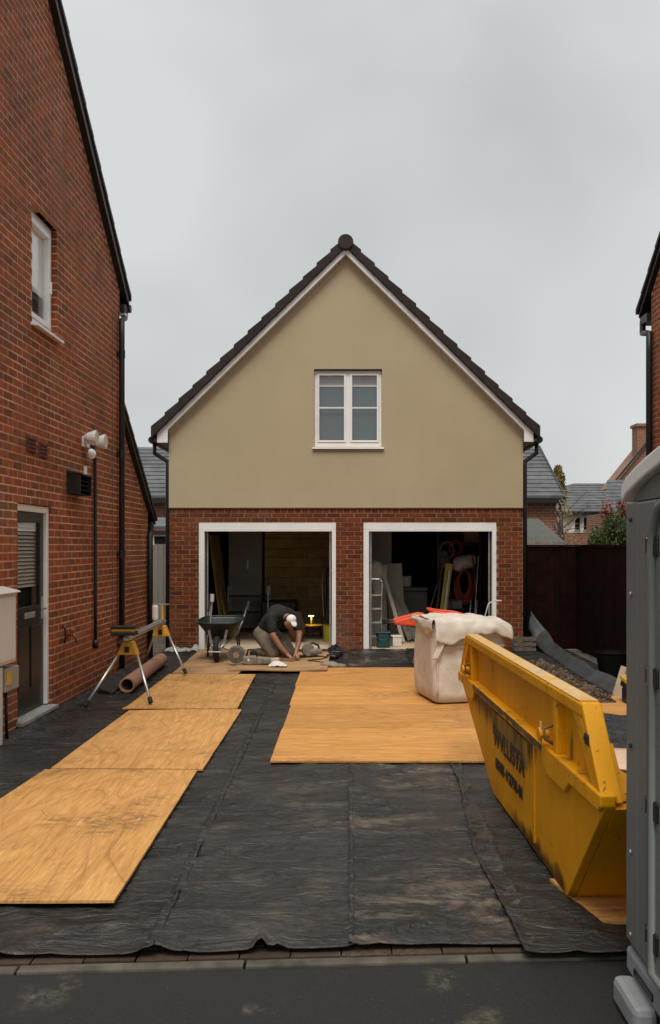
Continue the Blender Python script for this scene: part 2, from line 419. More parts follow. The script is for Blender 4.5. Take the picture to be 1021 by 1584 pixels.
n.col(n.ramp(f, [(.3,(.025,.014,.006)),(.55,(.16,.085,.02)),(.72,(.34,.19,.03))])).rough(.8); GRIME = n.m
n = NT('old_sign_patch'); f = n.noise(1.0, n.mapv((3,5,2.4)), detail=5, rough=.6); g = n.noise(30, detail=3)
c = n.ramp(f, [(.38,(.045,.016,.006)),(.52,(.22,.12,.02)),(.66,(.40,.22,.02))])
n.col(c).rough(.6); PATCH = n.m
STENCIL = simple('black_stencil', (.016,.014,.010), .6, .3, 20)
n = NT('faded_stencil'); f = n.noise(16, detail=4)
n.col(n.ramp(f, [(.4,(.03,.022,.010)),(.62,(.24,.15,.03))])).rough(.6); STENCF = n.m
GREYT = simple('grey_toilet_plastic', (.150,.163,.158), .55, .10, 2.5, bump=.12, bscale=90)
GREYR = simple('pale_grey_roof_plastic', (.74,.74,.73), .5, .08, 2.5)
GREYF = simple('grey_foot_plastic', (.25,.26,.27), .5, .15, 4)
n = NT('woven_bag'); f = n.noise(5, detail=5); w = n.noise(1.0, n.mapv((160,160,160)), detail=2)
n.col(n.mix(1.0, n.ramp(f, [(.3,(.54,.475,.395)),(.7,(.74,.675,.585))]), n.ramp(n.noise(1.6, detail=4), [(.3,.86),(.7,1.03)]), 'MULTIPLY')).rough(.7)
n.bump(n.math('ADD', n.math('MULTIPLY', n.noise(2.6, detail=4, dist=1.2), 1.0), n.math('MULTIPLY', w, .02)), .35, .05)
n.set(Specular_IOR_Level=.3) if False else None
BAG = n.m
SKIN = simple('skin', (.30,.145,.088), .55, .1, 20)
SHIRT = simple('black_shirt', (.010,.010,.011), .85, .3, 15, bump=.4, bscale=30)
TROUS = simple('dusty_trousers', (.145,.118,.088), .9, .25, 12, bump=.4, bscale=35)
BOOT = simple('boot_leather', (.05,.035,.025), .7, .3, 15)
CAPM = simple('white_cap_cloth', (.78,.77,.75), .8, .05, 10)
HAIR = simple('dark_hair', (.02,.014,.010), .7, .2, 40)
BARROW = simple('dark_green_barrow', (.016,.026,.022), .45, .3, 8)
BLOCK = simple('yellow_insulation', (.66,.47,.19), .9, .15, 6, rand=.25)
BROWNB = simple('dark_brown_board', (.10,.05,.022), .8, .25, 3)
LEAFG = [simple('leaf_green_%d' % i, c_, .6, .25, 3) for i, c_ in enumerate(((.045,.060,.012),(.075,.095,.018),(.028,.042,.010)))]
LEAFY = [simple('leaf_yellow_%d' % i, c_, .6, .25, 3) for i, c_ in enumerate(((.26,.21,.05),(.17,.16,.045),(.34,.29,.12)))]
LEAFR = simple('leaf_red', (.20,.030,.018), .6, .25, 3)
BARK = simple('bark', (.09,.07,.055), .9, .3, 20)
FARW = simple('far_white_render', (.74,.70,.63), .9, .06, 2)
DGLASS = simple('dark_glass', (.012,.014,.016), .08, .2, 1)
BLINDC = simple('blue_grey_blind', (.075,.108,.118), .6, .06, 1)
BLINDW = simple('pale_blind', (.36,.36,.35), .7, .08, 1)
DOORB = simple('black_door', (.010,.009,.008), .35, .2, 4)
SLATW = simple('cream_blind_slat', (.62,.58,.49), .5, .06, 6)
AIRB = simple('airbrick_clay', (.115,.035,.022), .85, .2, 20)
n = NT('far_brick'); bt = n.n('ShaderNodeTexBrick'); bt.inputs['Scale'].default_value = 1.0
bt.inputs['Color1'].default_value = (.27,.105,.055,1); bt.inputs['Color2'].default_value = (.19,.075,.042,1); bt.inputs['Mortar'].default_value = (.36,.26,.19,1)
bt.inputs['Brick Width'].default_value = .225; bt.inputs['Row Height'].default_value = .075; bt.inputs['Mortar Size'].default_value = .008
cx = n.n('ShaderNodeSeparateXYZ'); n.link(n.P(), cx.inputs[0]); cb = n.n('ShaderNodeCombineXYZ')
n.link(n.math('ADD', cx.outputs[0], cx.outputs[1]), cb.inputs[0]); n.link(cx.outputs[2], cb.inputs[1]); n.link(cb.outputs[0], bt.inputs['Vector'])
n.col(bt.outputs['Color']).rough(.9); FARB = n.m
n = NT('window_glass'); t = n.t
tr = n.n('ShaderNodeBsdfTransparent'); gl = n.n('ShaderNodeBsdfGlossy'); gl.inputs['Roughness'].default_value = .02
lw = n.n('ShaderNodeLayerWeight'); lw.inputs['Blend'].default_value = .5; fr = n.n('ShaderNodeMath', operation='MULTIPLY_ADD'); pw_ = n.math('POWER', lw.outputs['Facing'], 5.0); n.link(pw_, fr.inputs[0]); fr.inputs[1].default_value = .8; fr.inputs[2].default_value = .07; ms = n.n('ShaderNodeMixShader')
n.link(fr.outputs[0], ms.inputs[0]); n.link(tr.outputs[0], ms.inputs[1]); n.link(gl.outputs[0], ms.inputs[2])
n.link(ms.outputs[0], t.nodes['Material Output'].inputs['Surface']); GLASS = n.m
n = NT('clear_wrap'); n.col((.75,.74,.72)).rough(.25); n.b.inputs['Alpha'].default_value = .45; n.bump(n.noise(14, detail=4), .5, .02); WRAP = n.m
n = NT('work_light_panel'); n.col((.9,.8,.5)); n.b.inputs['Emission Color'].default_value = (1,.82,.45,1); n.b.inputs['Emission Strength'].default_value = 14; LAMP = n.m

# ------------------------------------------------------------------ brick walls
UNIT = {}
def unit_box(mat):
    if mat.name not in UNIT:
        me = bpy.data.meshes.new('brick'); m = MB().box(-.5,.5,-.5,.5,-.5,.5); me.from_pydata(m.v, [], m.f); me.materials.append(mat); UNIT[mat.name] = me
    return UNIT[mat.name]
def piece(name, mat, loc, size, parent, rot=None):
    o = bpy.data.objects.new(name, unit_box(mat)); COL.objects.link(o); o.parent = parent; o.location = loc; o.scale = size
    if rot: o.rotation_euler = rot
    return o
def layout(u0, u1, v0, v1, opens=(), limit=None, L=.215, H=.065, j=.010, head=None):
    out = []; k = 0; v = v0
    while v + H <= v1 + .012:
        l = L if not (head and head(k)) else .1025
        step = l + j
        lo, hi = limit(v + H) if limit else (u0, u1)
        a = u0 - (k % 2) * step / 2
        while a < hi:
            segs = [(max(a, lo), min(a + l, hi))]
            for (o0, o1, p0, p1) in opens:
                if v < p1 - .01 and v + H > p0 + .01:
                    ns = []
                    for s0, s1 in segs:
                        if s1 <= o0 or s0 >= o1: ns.append((s0, s1))
                        else:
                            if s0 < o0: ns.append((s0, o0+.003))
                            if s1 > o1: ns.append((o1-.003, s1))
                    segs = ns
            for s0, s1 in segs:
                if s1 - s0 > .025: out.append((s0, s1, v, v + H))
            a += step
        v += H + j; k += 1
    return out
def lay_bricks(rects, face, axis, mat, parent, score, nmax=300, depth=.05):
    """face: plane coordinate of the brick faces. axis 'x': wall faces +X, 'x-' faces -X, 'y': wall faces -Y"""
    rs = sorted(rects, key=score, reverse=True)
    rest = MB()
    for i, (a, b, c, d) in enumerate(rs):
        e = random.uniform(-.0006, .0006)
        if axis == 'x': lo, hi = face - depth, face + e
        elif axis == 'x-': lo, hi = face + e, face + depth
        else: lo, hi = face + e, face + depth
        if i < nmax and score((a, b, c, d)) > 0:
            if axis[0] == 'x': piece('brick', mat, ((lo+hi)/2, (a+b)/2, (c+d)/2), (hi-lo, b-a, d-c), parent)
            else: piece('brick', mat, ((a+b)/2, (lo+hi)/2, (c+d)/2), (b-a, hi-lo, d-c), parent)
        elif axis[0] == 'x': rest.box(lo, hi, a, b, c, d)
        else: rest.box(a, b, lo, hi, c, d)
    if rest.v:
        o = rest.build('brickwork', mat, parent, fix=False); o['kind'] = 'stuff'
def panel_with_holes(mb, u0, u1, v0, v1, opens, put):
    us = sorted({u0, u1, *[x for o in opens for x in o[:2]]}); vs = sorted({v0, v1, *[x for o in opens for x in o[2:]]})
    for a, b in zip(us, us[1:]):
        for c, d in zip(vs, vs[1:]):
            um, vm = (a+b)/2, (c+d)/2
            if any(o[0] < um < o[1] and o[2] < vm < o[3] for o in opens): continue
            put(a, b, c, d)

# ================================================================== SETTING: ground
g = MB(); g.grid(lambda u, v: (-150 + 300*u, -60 + 360*v, -.16), 6, 6); struct(g.build('ground', EARTH))
def kl(x, off=0): return 3.695 + .054*x + off         # line of the kerb across the drive
g = MB(); g.grid(lambda u, v: (-9 + 18*u, (-8)*(1-v) + kl(-9+18*u, -.075)*v, -.022), 60, 30); struct(g.build('road', TARMAC))
sb = MB(); sb.prism([(-3.3, kl(-3.3,.02)), (4.2, kl(4.2,.02)), (4.2, 14.7), (-3.3, 14.7)], 'z', -.14, -.028); struct(sb.build('driveway_sub_base', EARTH))
# kerb edging stones and a strip of block paving
kerb = thing('edging_kerb', 'pale concrete edging kerb across the mouth of the drive', 'kerb', (0,0,0))
x = -5.0
while x < 4.4:
    m = MB(); L_ = .905
    m.prism([(x, kl(x,-.075)), (x+L_, kl(x+L_,-.075)), (x+L_, kl(x+L_,-.018)), (x, kl(x,-.018))], 'z', -.12, -.008+random.uniform(-.002,.002))
    m.build('kerb_stone', KERB, kerb, bevel=.006); x += .915
pav = thing('paving_strip', 'strip of red brick paving between the kerb and the black membrane', 'paving', (0,0,0))
x = -3.0
while x < 3.6:
    m = MB(); w = .205; zt = -.012 + random.uniform(-.002,.002)
    for r_ in range(2):
        xo = x + (.1 if r_ else 0)
        y0 = -.010 + r_*.108
        m2 = MB(); m2.prism([(xo, kl(xo,y0)), (xo+w, kl(xo+w,y0)), (xo+w, kl(xo+w,y0+.1)), (xo, kl(xo,y0+.1))], 'z', -.025, zt + .006)
        m2.build('paving_brick', PAVER, pav)
    x += .212

# weed membrane in four widths
def fbm(x, y, s):
    w = .25*nz3(x*.7+s, y*.7, 8)
    r1 = 1-abs(nz3(x*1.1+s, y*2.1+w*3, 1)); r2 = 1-abs(nz3(x*2.6+w*4, y*4.4+s, 4))
    return (nz3(x*.9+s, y*1.5)*.006 + nz3(x*2.2+s, y*6, 2)*.004 + .016*r1**14 + .009*r2**10 + nz3(x*5, y*16+s, 5)*.003)
def under_board(x, y):
    return (-2.48 < x < -1.02 and y > 4.0) or (x > -.74 and y > 6.74) or (x < -.2 and y > 11.3) or (x > .9 and y > 3.8)
def membrane(name, label, mat, xl, xr, y0, y1, lift, seed, step=.022, amp=1.0, front=None, wallup=False, yfar=None):
    nu = max(8, int((xr(6)-xl(6))/step)); nv = int((y1-y0)/step)
    def fn(u, v):
        yy0 = y0 + (front(xl(y0)+(xr(y0)-xl(y0))*u) if front else 0)
        y = yy0 + (y1-yy0)*v
        a, b = xl(y), xr(y); x = a + (b-a)*u
        x += .007*nz3(y*1.6, seed+3) * (1 if 0 < u < 1 else 1)
        y_ = y + .0
        h = fbm(x, y, seed)*amp
        e = min(u, 1-u)*(b-a)
        h += .012*math.exp(-(e/.022)**2)                                 # curled selvedge
        d = y - yy0
        if front: h += (.010*max(0, nz3(x*3.1, seed+9))+.004)*math.exp(-(d/.06)**2)
        if wallup:
            h += .05*math.exp(-((x+2.98)/.045)**2)
        h = max(-.006, min(.022 if under_board(x, y) else .06, h + .006))
        if front:                                                        # one sharp raised fold near the front edge
            for fx, fh, fw in FOLDS:
                fxx = fx + (y-3.8)*.03
                h += fh*math.exp(-((x-fxx)/fw)**2)*math.exp(-(d/.16)**2)
        return (x, y_, h + lift)
    o = MB().grid(fn, nu, nv).build(name, mat, smooth=True, fix=False)
    s = o.modifiers.new('solid', 'SOLIDIFY'); s.thickness = .003; s.offset = -1
    return tag(o, label, 'membrane', 'black weed membrane widths on the drive')
FOLDS = [(-.37, .052, .026), (-.30, .022, .03), (-.80, .018, .05)]
def fr1(x): return .10 + .026*nz3(x*2.2, 4.0) + (.05 if x < -1.1 else .0) - .034*max(0, -x-.9)
membrane('weed_membrane', 'black weed membrane running under the left row of plywood sheets', MEM[0],
         lambda y: -3.0, lambda y: -.82-.012*(y-4), 3.67, 14.42, .000, 1.1, front=lambda x: .05*x+.03 + .035*nz3(x*2, 1), wallup=True)
membrane('weed_membrane', 'black weed membrane width between left plywood row and the central seam', MEM[1],
         lambda y: -.86-.012*(y-4), lambda y: .02, 3.695, 14.43, .004, 2.2, front=lambda x: .018+.054*x + .034*nz3(x*2.6, 7))
membrane('weed_membrane', 'dust-smeared black weed membrane width right of the central seam', MEM[2],
         lambda y: -.005, lambda y: .80+.02*(y-4), 3.735, 14.44, .008, 3.7, front=lambda x: -.02+.054*x + .022*nz3(x*2, 3))
membrane('weed_membrane', 'black weed membrane under the yellow skip, its corner over the kerb', MEM[3],
         lambda y: .70+.03*math.sin(y*2.2)+.02*(y-4), lambda y: 3.5, 3.64, 14.45, .012, 4.9, front=lambda x: .02*nz3(x*2, 8))

# plywood sheets
def ply(label, pts, mat, z=.040, th=.014, curl=None, group='plywood sheets protecting the drive', name='plywood_sheet'):
    (ax,ay),(bx,by),(cx_,cy),(dx,dy) = pts       # near-left, near-right, far-right, far-left
    def fn(u, v, t):
        x = (ax*(1-u)+bx*u)*(1-v) + (dx*(1-u)+cx_*u)*v
        y = (ay*(1-u)+by*u)*(1-v) + (dy*(1-u)+cy*u)*v
        e = .003*nz3(x*9, y*9, 4)
        if v in (0, 1): y += e
        if u in (0, 1): x += e
        h = .004*nz3(x*.9, y*.9, z*50)
        if curl: h += curl(u, v)
        return (x, y, z + h - t)
    nu, nv = 24, 24
    m = MB().grid(lambda u, v: fn(u, v, 0), nu, nv); k = len(m.v)
    m.add([fn(i/nu, j/nv, th) for j in range(nv+1) for i in range(nu+1)], [tuple(reversed(f)) for f in m.f])
    W_ = nu+1
    ring = [i for i in range(nu)] + [nu + j*W_ for j in range(nv)] + [nv*W_ + i for i in range(nu,0,-1)] + [j*W_ for j in range(nv,0,-1)]
    for i in range(len(ring)):
        a, b = ring[i], ring[(i+1) % len(ring)]; m.f.append((a, a+k, b+k, b))
    o = m.build(name, mat)
    return tag(o, label, 'plywood sheet', group)
ply('nearest plywood sheet of the left row, with bold curved grain', [(-2.36,4.10),(-1.10,4.13),(-1.132,6.56),(-2.27,6.58)], PLY_L[0], curl=lambda u,v: .010*(1-v)**6*(1+.4*math.sin(5*u)))
ply('second plywood sheet of the left row, before the saw stand', [(-2.235,6.61),(-1.095,6.585),(-1.10,8.99),(-2.235,8.97)], PLY_L[1], z=.041)
ply('third plywood sheet of the left row, two saw stand feet on it', [(-2.30,8.93),(-1.15,9.03),(-1.215,11.42),(-2.34,11.45)], PLY_L[2], z=.046, curl=lambda u,v: .022*math.exp(-(v/.05)**2)*(.5+.5*math.sin(4*u+1.2)))
ply('dusty plywood sheet under the green wheelbarrow', [(-2.31,11.49),(-1.45,11.47),(-1.40,14.10),(-2.40,14.12)], PLY_D, z=.044)
ply('dusty plywood sheet under the kneeling worker and the disc cutter', [(-1.62,11.70),(-.30,11.72),(-.30,13.75),(-1.36,13.75)], PLY_D, z=.062, curl=lambda u,v: .006*math.sin(7*u))
yy = 6.84
for i, (lab) in enumerate(('front plywood sheet beside the skip, grain running across the drive', 'second crosswise plywood sheet, just before the bulk bag',
                           'third crosswise plywood sheet, carrying the white bulk bag', 'farthest crosswise plywood sheet, before the right garage door')):
    xo = (-.615, -.612, -.632, -.65)[i]
    d = 1.22 if i < 3 else 1.60
    ply(lab, [(xo,yy),(xo+2.44,yy-.01),(xo+2.44,yy+d-.008),(xo-.002,yy+d-.004)], PLY_R[i % 2] , z=.040+.0005*i)
    yy += d
ply('plywood sheet by the right fence, muddy rubble heaped on it', [(1.86,8.60),(3.02,8.60),(3.02,9.82),(1.86,9.82)], PLY_R[1], z=.041)
ply('plywood offcut lying under the near end of the skip', [(1.12,3.92),(2.3,3.92),(2.3,4.42),(1.0,4.42)], PLY_R[0], z=.038, group=None, name='plywood_offcut')

# ================================================================== LEFT HOUSE (gable wall faces +X)
LX = -3.02
HY0, HY1 = 3.9, 11.60
EAVE, RIDGEY, SL = 5.05, 7.75, .765
def lz(y): return EAVE + SL*(min(y-HY0, HY1-y))
house = thing('brick_house', 'tall red brick house with black gable verge and small upper window', 'house', (0,0,0))
DOOR = (8.03, 8.955, .075, 2.10)
WIN = (8.40, 9.115, 3.825, 4.95)
def llim(v):
    t = (v - EAVE)/SL
    return (HY0, HY1) if t <= 0 else (HY0 + t, HY1 - t)
mb = MB()
panel_with_holes(mb, HY0, HY1, -.1, EAVE, [DOOR, (WIN[0],WIN[1],WIN[2],EAVE)], lambda a,b,c,d: mb.box(LX-.30, LX-.0014, a, b, c, d))
h2 = lz(WIN[0]) ; ztop = lz(RIDGEY)
mb.prism([(HY0,EAVE),(WIN[0],EAVE),(WIN[0],lz(WIN[0])),(RIDGEY,ztop)], 'x', LX-.30, LX-.0014)
mb.prism([(WIN[1],EAVE),(HY1,EAVE),(WIN[1],lz(WIN[1]))], 'x', LX-.30, LX-.0014)
mb.prism([(WIN[0],WIN[3]),(WIN[1],WIN[3]),(WIN[1],lz(WIN[1])),(WIN[0],lz(WIN[0]))], 'x', LX-.30, LX-.0014)
mb.box(LX-7, LX-.30, HY1-.3, HY1, -.1, EAVE-.01); mb.box(LX-7, LX-.30, HY0, HY0+.3, -.1, EAVE-.01)
mb.build('wall', MORT, house)
rects = layout(HY0, HY1, 0.0, 8.2, [DOOR, WIN], llim, L=.2105, H=.0615, j=.0135)
def lscore(r):
    y = (r[0]+r[1])/2; z = (r[2]+r[3])/2
    px = 541 + 1367*LX/y; py = 845 - (z-1.7)*1367/y
    return 1/y**2 if (2 < px and py > 3 and not (px < 26 and 905 < py)) else -1/y
lay_bricks(rects, LX, 'x', BR_L, house, lscore, 300)
# reveal bricks of window and door (sides seen inside the openings)
rv = MB()
for o_ in (DOOR, WIN):
    v = math.ceil(o_[2]/.075)*.075
    while v + .065 <= o_[3] + .01:
        rv.box(LX-.155, LX-.0505, o_[1]-.003, o_[1]+.05, v, v+.065); rv.box(LX-.155, LX-.0505, o_[0]-.05, o_[0]+.003, v, v+.065); v += .075
rv.build('reveal_bricks', BR_L, house, fix=False)['kind'] = 'stuff'
# roof and verge
rf = MB()
for s0, s1 in ((HY0-.22, RIDGEY), (HY1+.24, RIDGEY)):
    za = EAVE + SL*((s0-HY0) if s0 < RIDGEY else (HY1-s0)); zb = ztop
    rf.prism([(s0,za+.10),(s1,zb+.10),(s1,zb+.17),(s0,za+.17)], 'x', LX-7, LX-.02)
roof = rf.build('roof', TILED, house)
vg = MB(); y1 = HY1+.22
vg.prism([(RIDGEY, ztop+.0), (y1, EAVE-SL*.22-.0), (y1, EAVE-SL*.22+.11), (RIDGEY, ztop+.11)], 'x', LX-.05, LX+.075)
vg.prism([(RIDGEY, ztop+.0), (HY0-.22, EAVE-SL*.22), (HY0-.22, EAVE-SL*.22+.11), (RIDGEY, ztop+.11)], 'x', LX-.05, LX+.075)
vg.build('verge_board', BLACKP, house)
k = 0; yv = RIDGEY
while yv < y1-.05:
    a, b = yv, min(yv+.30, y1+.03); za, zb = lz(a), EAVE + SL*(HY1-b)
    m = MB(); m.prism([(a, za+.125), (b, zb+.125), (b, zb+.205), (a, za+.178)], 'x', LX-.30, LX+.095); m.build('verge_tile', TILED, house); yv += .295
ev = MB(); ze = EAVE - SL*.22
ev.box(LX-7, LX+.06, HY1+.02, y1-.02, ze-.10, ze+.005); ev.build('eaves_box', BLACKP, house)
gt = MB(); gt.tube([(LX+.085, y1+.03, ze+.0), (LX-6.5, y1+.03, ze+.0)], .055, 10); gt.build('gutter', BLACKP, house)
sf = MB(); sf.box(LX-.02, LX+.06, HY1+.05, y1-.03, ze-.135, ze-.103); sf.build('soffit_end', WHITE, house)
dp = MB(); dp.tube([(LX+.02, y1-.02, ze-.10), (LX+.04, HY1+.12, ze-.16), (LX+.055, HY1-.10, ze-.24), (LX+.055, HY1-.10, ze-.5), (LX+.055, HY1-.10, .02)], .036, 12)
pipe = dp.build('downpipe', BLACKP, house, smooth=True)
for z in (4.2, 2.9, 1.6, .6):
    m = MB(); m.tube([(LX+.055, HY1-.10, z-.05), (LX+.055, HY1-.10, z+.05)], .043, 12); m.box(LX-.01, LX+.03, HY1-.17, HY1-.03, z-.015, z+.015); m.build('pipe_bracket', BLACKP, pipe)
# movement joint line beside the pipe
m = MB(); m.box(LX-.012, LX-.004+.006, HY1-.36, HY1-.348, .1, 4.7); m.build('movement_joint', BROWNB, house)
# upper window
def left_window(o_, par):
    y0, y1_, z0, z1 = o_
    w = MB(); X0, X1 = LX-.125, LX-.055; f_ = .06
    w.box(X0, X1, y0+.006, y1_-.006, z0+.03, z0+.03+f_); w.box(X0, X1, y0+.006, y1_-.006, z1-f_-.01, z1-.001)
    w.box(X0, X1, y0+.006, y0+f_, z0+.03+f_, z1-f_-.01); w.box(X0, X1, y1_-f_, y1_-.006, z0+.03+f_, z1-f_-.01)
    wf = w.build('window', WHITE, par, bevel=.005)
    s = MB(); X2 = X1+.012; g2 = f_+.006; t = .045
    s.box(X0+.01, X2, y0+g2, y1_-g2, z0+.03+g2, z0+.03+g2+t); s.box(X0+.01, X2, y0+g2, y1_-g2, z1-.01-g2-t, z1-.01-g2)
    s.box(X0+.01, X2, y0+g2, y0+g2+t, z0+.03+g2+t, z1-.01-g2-t); s.box(X0+.01, X2, y1_-g2-t, y1_-g2, z0+.03+g2+t, z1-.01-g2-t)
    s.build('casement', WHITE, wf, bevel=.004)
    p = MB(); p.box(X0+.025, X0+.031, y0+g2+t, y1_-g2-t, z0+.03+g2+t, z1-.01-g2-t); p.build('pane', GLASS, wf)
    b = MB(); b.box(X0+.005, X0+.012, y0+.07, y1_-.07, z0+.40, z1-.08); b.build('roller_blind', simple('white_blind', (.86,.86,.84), .8, .04, 2), wf)
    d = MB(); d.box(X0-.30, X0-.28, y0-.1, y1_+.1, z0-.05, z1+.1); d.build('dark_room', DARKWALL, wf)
    h = MB(); h.box(X2, X2+.02, y1_-g2-.03, y1_-g2-.012, z0+.45, z0+.57); h.build('handle', WHITE, wf)
    l_ = MB(); l_.prism([(LX-.055, z0+.012), (LX+.065, z0-.004), (LX+.065, z0-.030), (LX+.055, z0-.030), (LX-.055, z0-.016)], 'y', y0-.03, y1_+.03)
    sl_ = l_.build('sill', WHITE, par); return wf
left_window(WIN, house)
# part-glazed back door
fr_ = MB(); y0, y1_, z0, z1 = DOOR; X0, X1 = LX-.13, LX-.028
fr_.box(X0, X1, y0+.005, y0+.065, z0+.04, z1-.005); fr_.box(X0, X1, y1_-.065, y1_-.005, z0+.04, z1-.005); fr_.box(X0, X1, y0+.065, y1_-.065, z1-.07, z1-.005)
fr_.build('door_frame', WHITE, house, bevel=.004)
d0, d1, dz0, dz1 = y0+.07, y1_-.07, z0+.045, z1-.075; XD = LX-.060
dl = MB(); gy0, gy1, gz0, gz1 = d0+.10, d1-.10, 1.12, 1.93
dl.box(XD-.04, XD, d0, gy0, dz0, dz1); dl.box(XD-.04, XD, gy1, d1, dz0, dz1); dl.box(XD-.04, XD, gy0, gy1, gz1, dz1); dl.box(XD-.04, XD, gy0, gy1, dz0, gz0)
door = dl.build('door', DOORB, house, bevel=.004)
for a, b in ((d0+.09, d0+.36), (d0+.42, d1-.09)):
    m = MB(); m.box(XD, XD+.012, a, b, .34, .93); m.build('door_panel', DOORB, door, bevel=.010)
m = MB(); m.box(XD-.026, XD-.020, gy0, gy1, gz0, gz1); m.build('pane', GLASS, door)
zz = gz0+.20; sm = MB(); sm.obox((0,0,0), (.036,.60,.0022), (0, R(-58), 0))
while zz < gz1-.01:
    s_ = MB(); s_.obox((XD-.055, (gy0+gy1)/2, zz), (.034, gy1-gy0+.02, .002), (0, R(55), 0)); s_.build('blind_slat', SLATW, door); zz += .036
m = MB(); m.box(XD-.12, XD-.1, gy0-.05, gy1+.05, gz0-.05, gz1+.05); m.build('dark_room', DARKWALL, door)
m = MB(); m.box(XD, XD+.012, d0+.26, d1-.26, 1.01, 1.065); m.build('letter_plate', ALU, door, bevel=.003)
m = MB(); m.box(XD, XD+.010, d1-.075, d1-.035, .98, 1.20); m.bar((XD+.045, d1-.055, 1.08), (XD+.045, d1-.17, 1.08), .018, .018); m.bar((XD, d1-.055, 1.08), (XD+.05, d1-.055, 1.08), .016, .016); m.build('handle', ALU, door)
m = MB(); m.prism([(X0, z0+.036), (LX+.06, z0+.018), (LX+.06, z0-.012), (X0, z0-.012)], 'y', y0-.03, y1_+.03); m.build('door_step', simple('threshold_grey', (.33,.32,.30), .6, .15, 8), house)

# fixtures on the left house
mbx = thing('meter_box', 'cream wall-mounted meter cabinet at the left edge', 'meter box', (LX+.004, 7.25, .70))
m = MB(); m.box(0, .12, -.28, .42, 0, .60); m.build('cabinet', WHITEB, mbx, bevel=.012)
m = MB(); m.prism([(-.005, .602), (.155, .602), (.150, .615), (-.005, .655)], 'y', -.30, .44); m.build('lid', WHITEB, mbx, bevel=.004)
m = MB(); m.box(.121, .131, -.25, .39, .03, .57); m.build('door', WHITEB, mbx, bevel=.006)
pk = MB(); pk.box(LX+.003, LX+.10, 7.10, 7.44, .03, .68); pk = pk.build('cable_cover', WHITEB, bevel=.006); tag(pk, 'white vertical cable cover under the meter cabinet', 'cable cover')
ib = thing('outdoor_socket', 'small grey outdoor socket box with yellow side under the meter cabinet', 'socket', (LX+.004, 7.60, .46))
m = MB(); m.box(0, .11, -.13, .17, 0, .20); m.build('box', simple('socket_grey', (.34,.33,.29), .5, .1, 5), ib, bevel=.010)
m = MB(); m.box(.02, .09, .171, .180, .03, .17); m.build('flap', BLACKP, ib, bevel=.004)
m = MB(); m.box(.111, .117, -.12, -.03, .06, .18); m.build('label_plate', TOOLY, ib)
m = MB(); m.tube([(.05, .181, .05), (.05, .20, .05)], .022, 12); m.build('knob', TOOLY, ib)
m = MB(); m.tube([(.05, .02, .0), (.05, .03, -.2), (.06, .02, -.42)], .014, 8); m.build('cable', BLACKP, ib, smooth=True)
for i, (yv, zv) in enumerate(((8.36, 2.66), (8.68, 2.64))):
    ab = thing('air_vent', ('left' if i == 0 else 'right') + ' terracotta air brick of the pair above the back door', 'air vent', (LX+.002, yv, zv), 0, 'terracotta air bricks above the back door')
    m = MB(); m.box(0, .012, -.11, .11, -.075, .075); m.build('plate', AIRB, ab, bevel=.003)
    for q in range(4):
        m = MB(); m.box(.012, .022, -.10, .10, -.062+q*.036, -.045+q*.036); m.build('louvre', AIRB, ab)
fl = thing('security_light', 'white twin security floodlight on the left brick wall', 'floodlight', (LX+.003, 10.0, 2.88))
m = MB(); m.box(0, .06, -.06, .06, -.06, .06); m.build('bracket', WHITE, fl, bevel=.008)
for yy_ in (-.14, .22):
    m = MB(); m.lathe([(.03,-.07),(.06,-.03),(.085,.05),(.085,.065)], (.13, yy_, .03), 16, 'x'); hd = m.build('lamp_head', WHITE, fl, smooth=False)
    m = MB(); m.lathe([(.001,.066),(.076,.067),(.076,.069)], (.13, yy_, .03), 16, 'x'); m.build('lens', simple('lens_clear', (.55,.54,.50), .15, .1, 3), hd)
m = MB(); m.bar((.05,-.14,.0), (.05,.22,.0), .03, .03); m.build('arm', WHITE, fl)
m = MB(); m.ell((.075, .06, -.13), (.055,.055,.06)); m.build('motion_sensor', WHITE, fl, smooth=True)
m = MB(); m.box(0, .02, .02, .09, -.36, -.27); m.build('junction_box', WHITE, fl)
cd = MB(); cd.tube([(LX+.02,10.30,2.90),(LX+.03,10.36,2.80),(LX+.03,10.38,2.4),(LX+.03,10.39,1.2),(LX+.03,10.40,.60)], .020, 8); cd.tube([(LX+.03,10.40,.60),(LX+.03,10.40,.50)], .032, 8)
tag(cd.build('cable_conduit', BLACKP, smooth=True), 'thin black cable conduit running down from the floodlight', 'conduit')
bv = thing('wall_vent', 'black louvred cowl vent on the left brick wall above the door', 'vent', (LX+.003, 9.64, 2.38))
m = MB(); m.prism([(0,.13),(.16,.10),(.16,.085),(0,.10)], 'y', -.22, .22); m.box(0,.14,-.21,-.195,-.12,.10); m.box(0,.14,.195,.21,-.12,.10); m.box(0,.012,-.195,.195,-.12,.10); m.build('hood', BLACKP, bv)
for q in range(4):
    m = MB(); m.obox((.07, 0, -.10+q*.05), (.10,.388,.008), (0, R(25), 0)); m.build('louvre', BLACKP, bv)
tp = thing('outside_tap', 'brass garden tap with a yellow lever low on the brick wall', 'tap', (LX+.003, 9.45, .70))
m = MB(); m.tube([(0,0,.05),(.07,0,.05),(.09,0,.03),(.09,0,-.03)], .012, 8); m.tube([(.06,0,.05),(.06,0,.11)], .008, 8); m.build('spout', simple('old_brass', (.22,.13,.05), .45, .3, 20, metal=.6), tp, smooth=True)
m = MB(); m.box(.05,.07,-.035,.035,.11,.12); m.build('lever', TOOLY, tp)
hk = MB(); hk.tube([(LX,9.28,.86),(LX+.03,9.28,.84),(LX+.035,9.29,.74),(LX+.02,9.30,.68)], .011, 8); tag(hk.build('pipe_stub', BLACKP, smooth=True), 'dark pipe stub poking from the wall beside the tap', 'pipe')

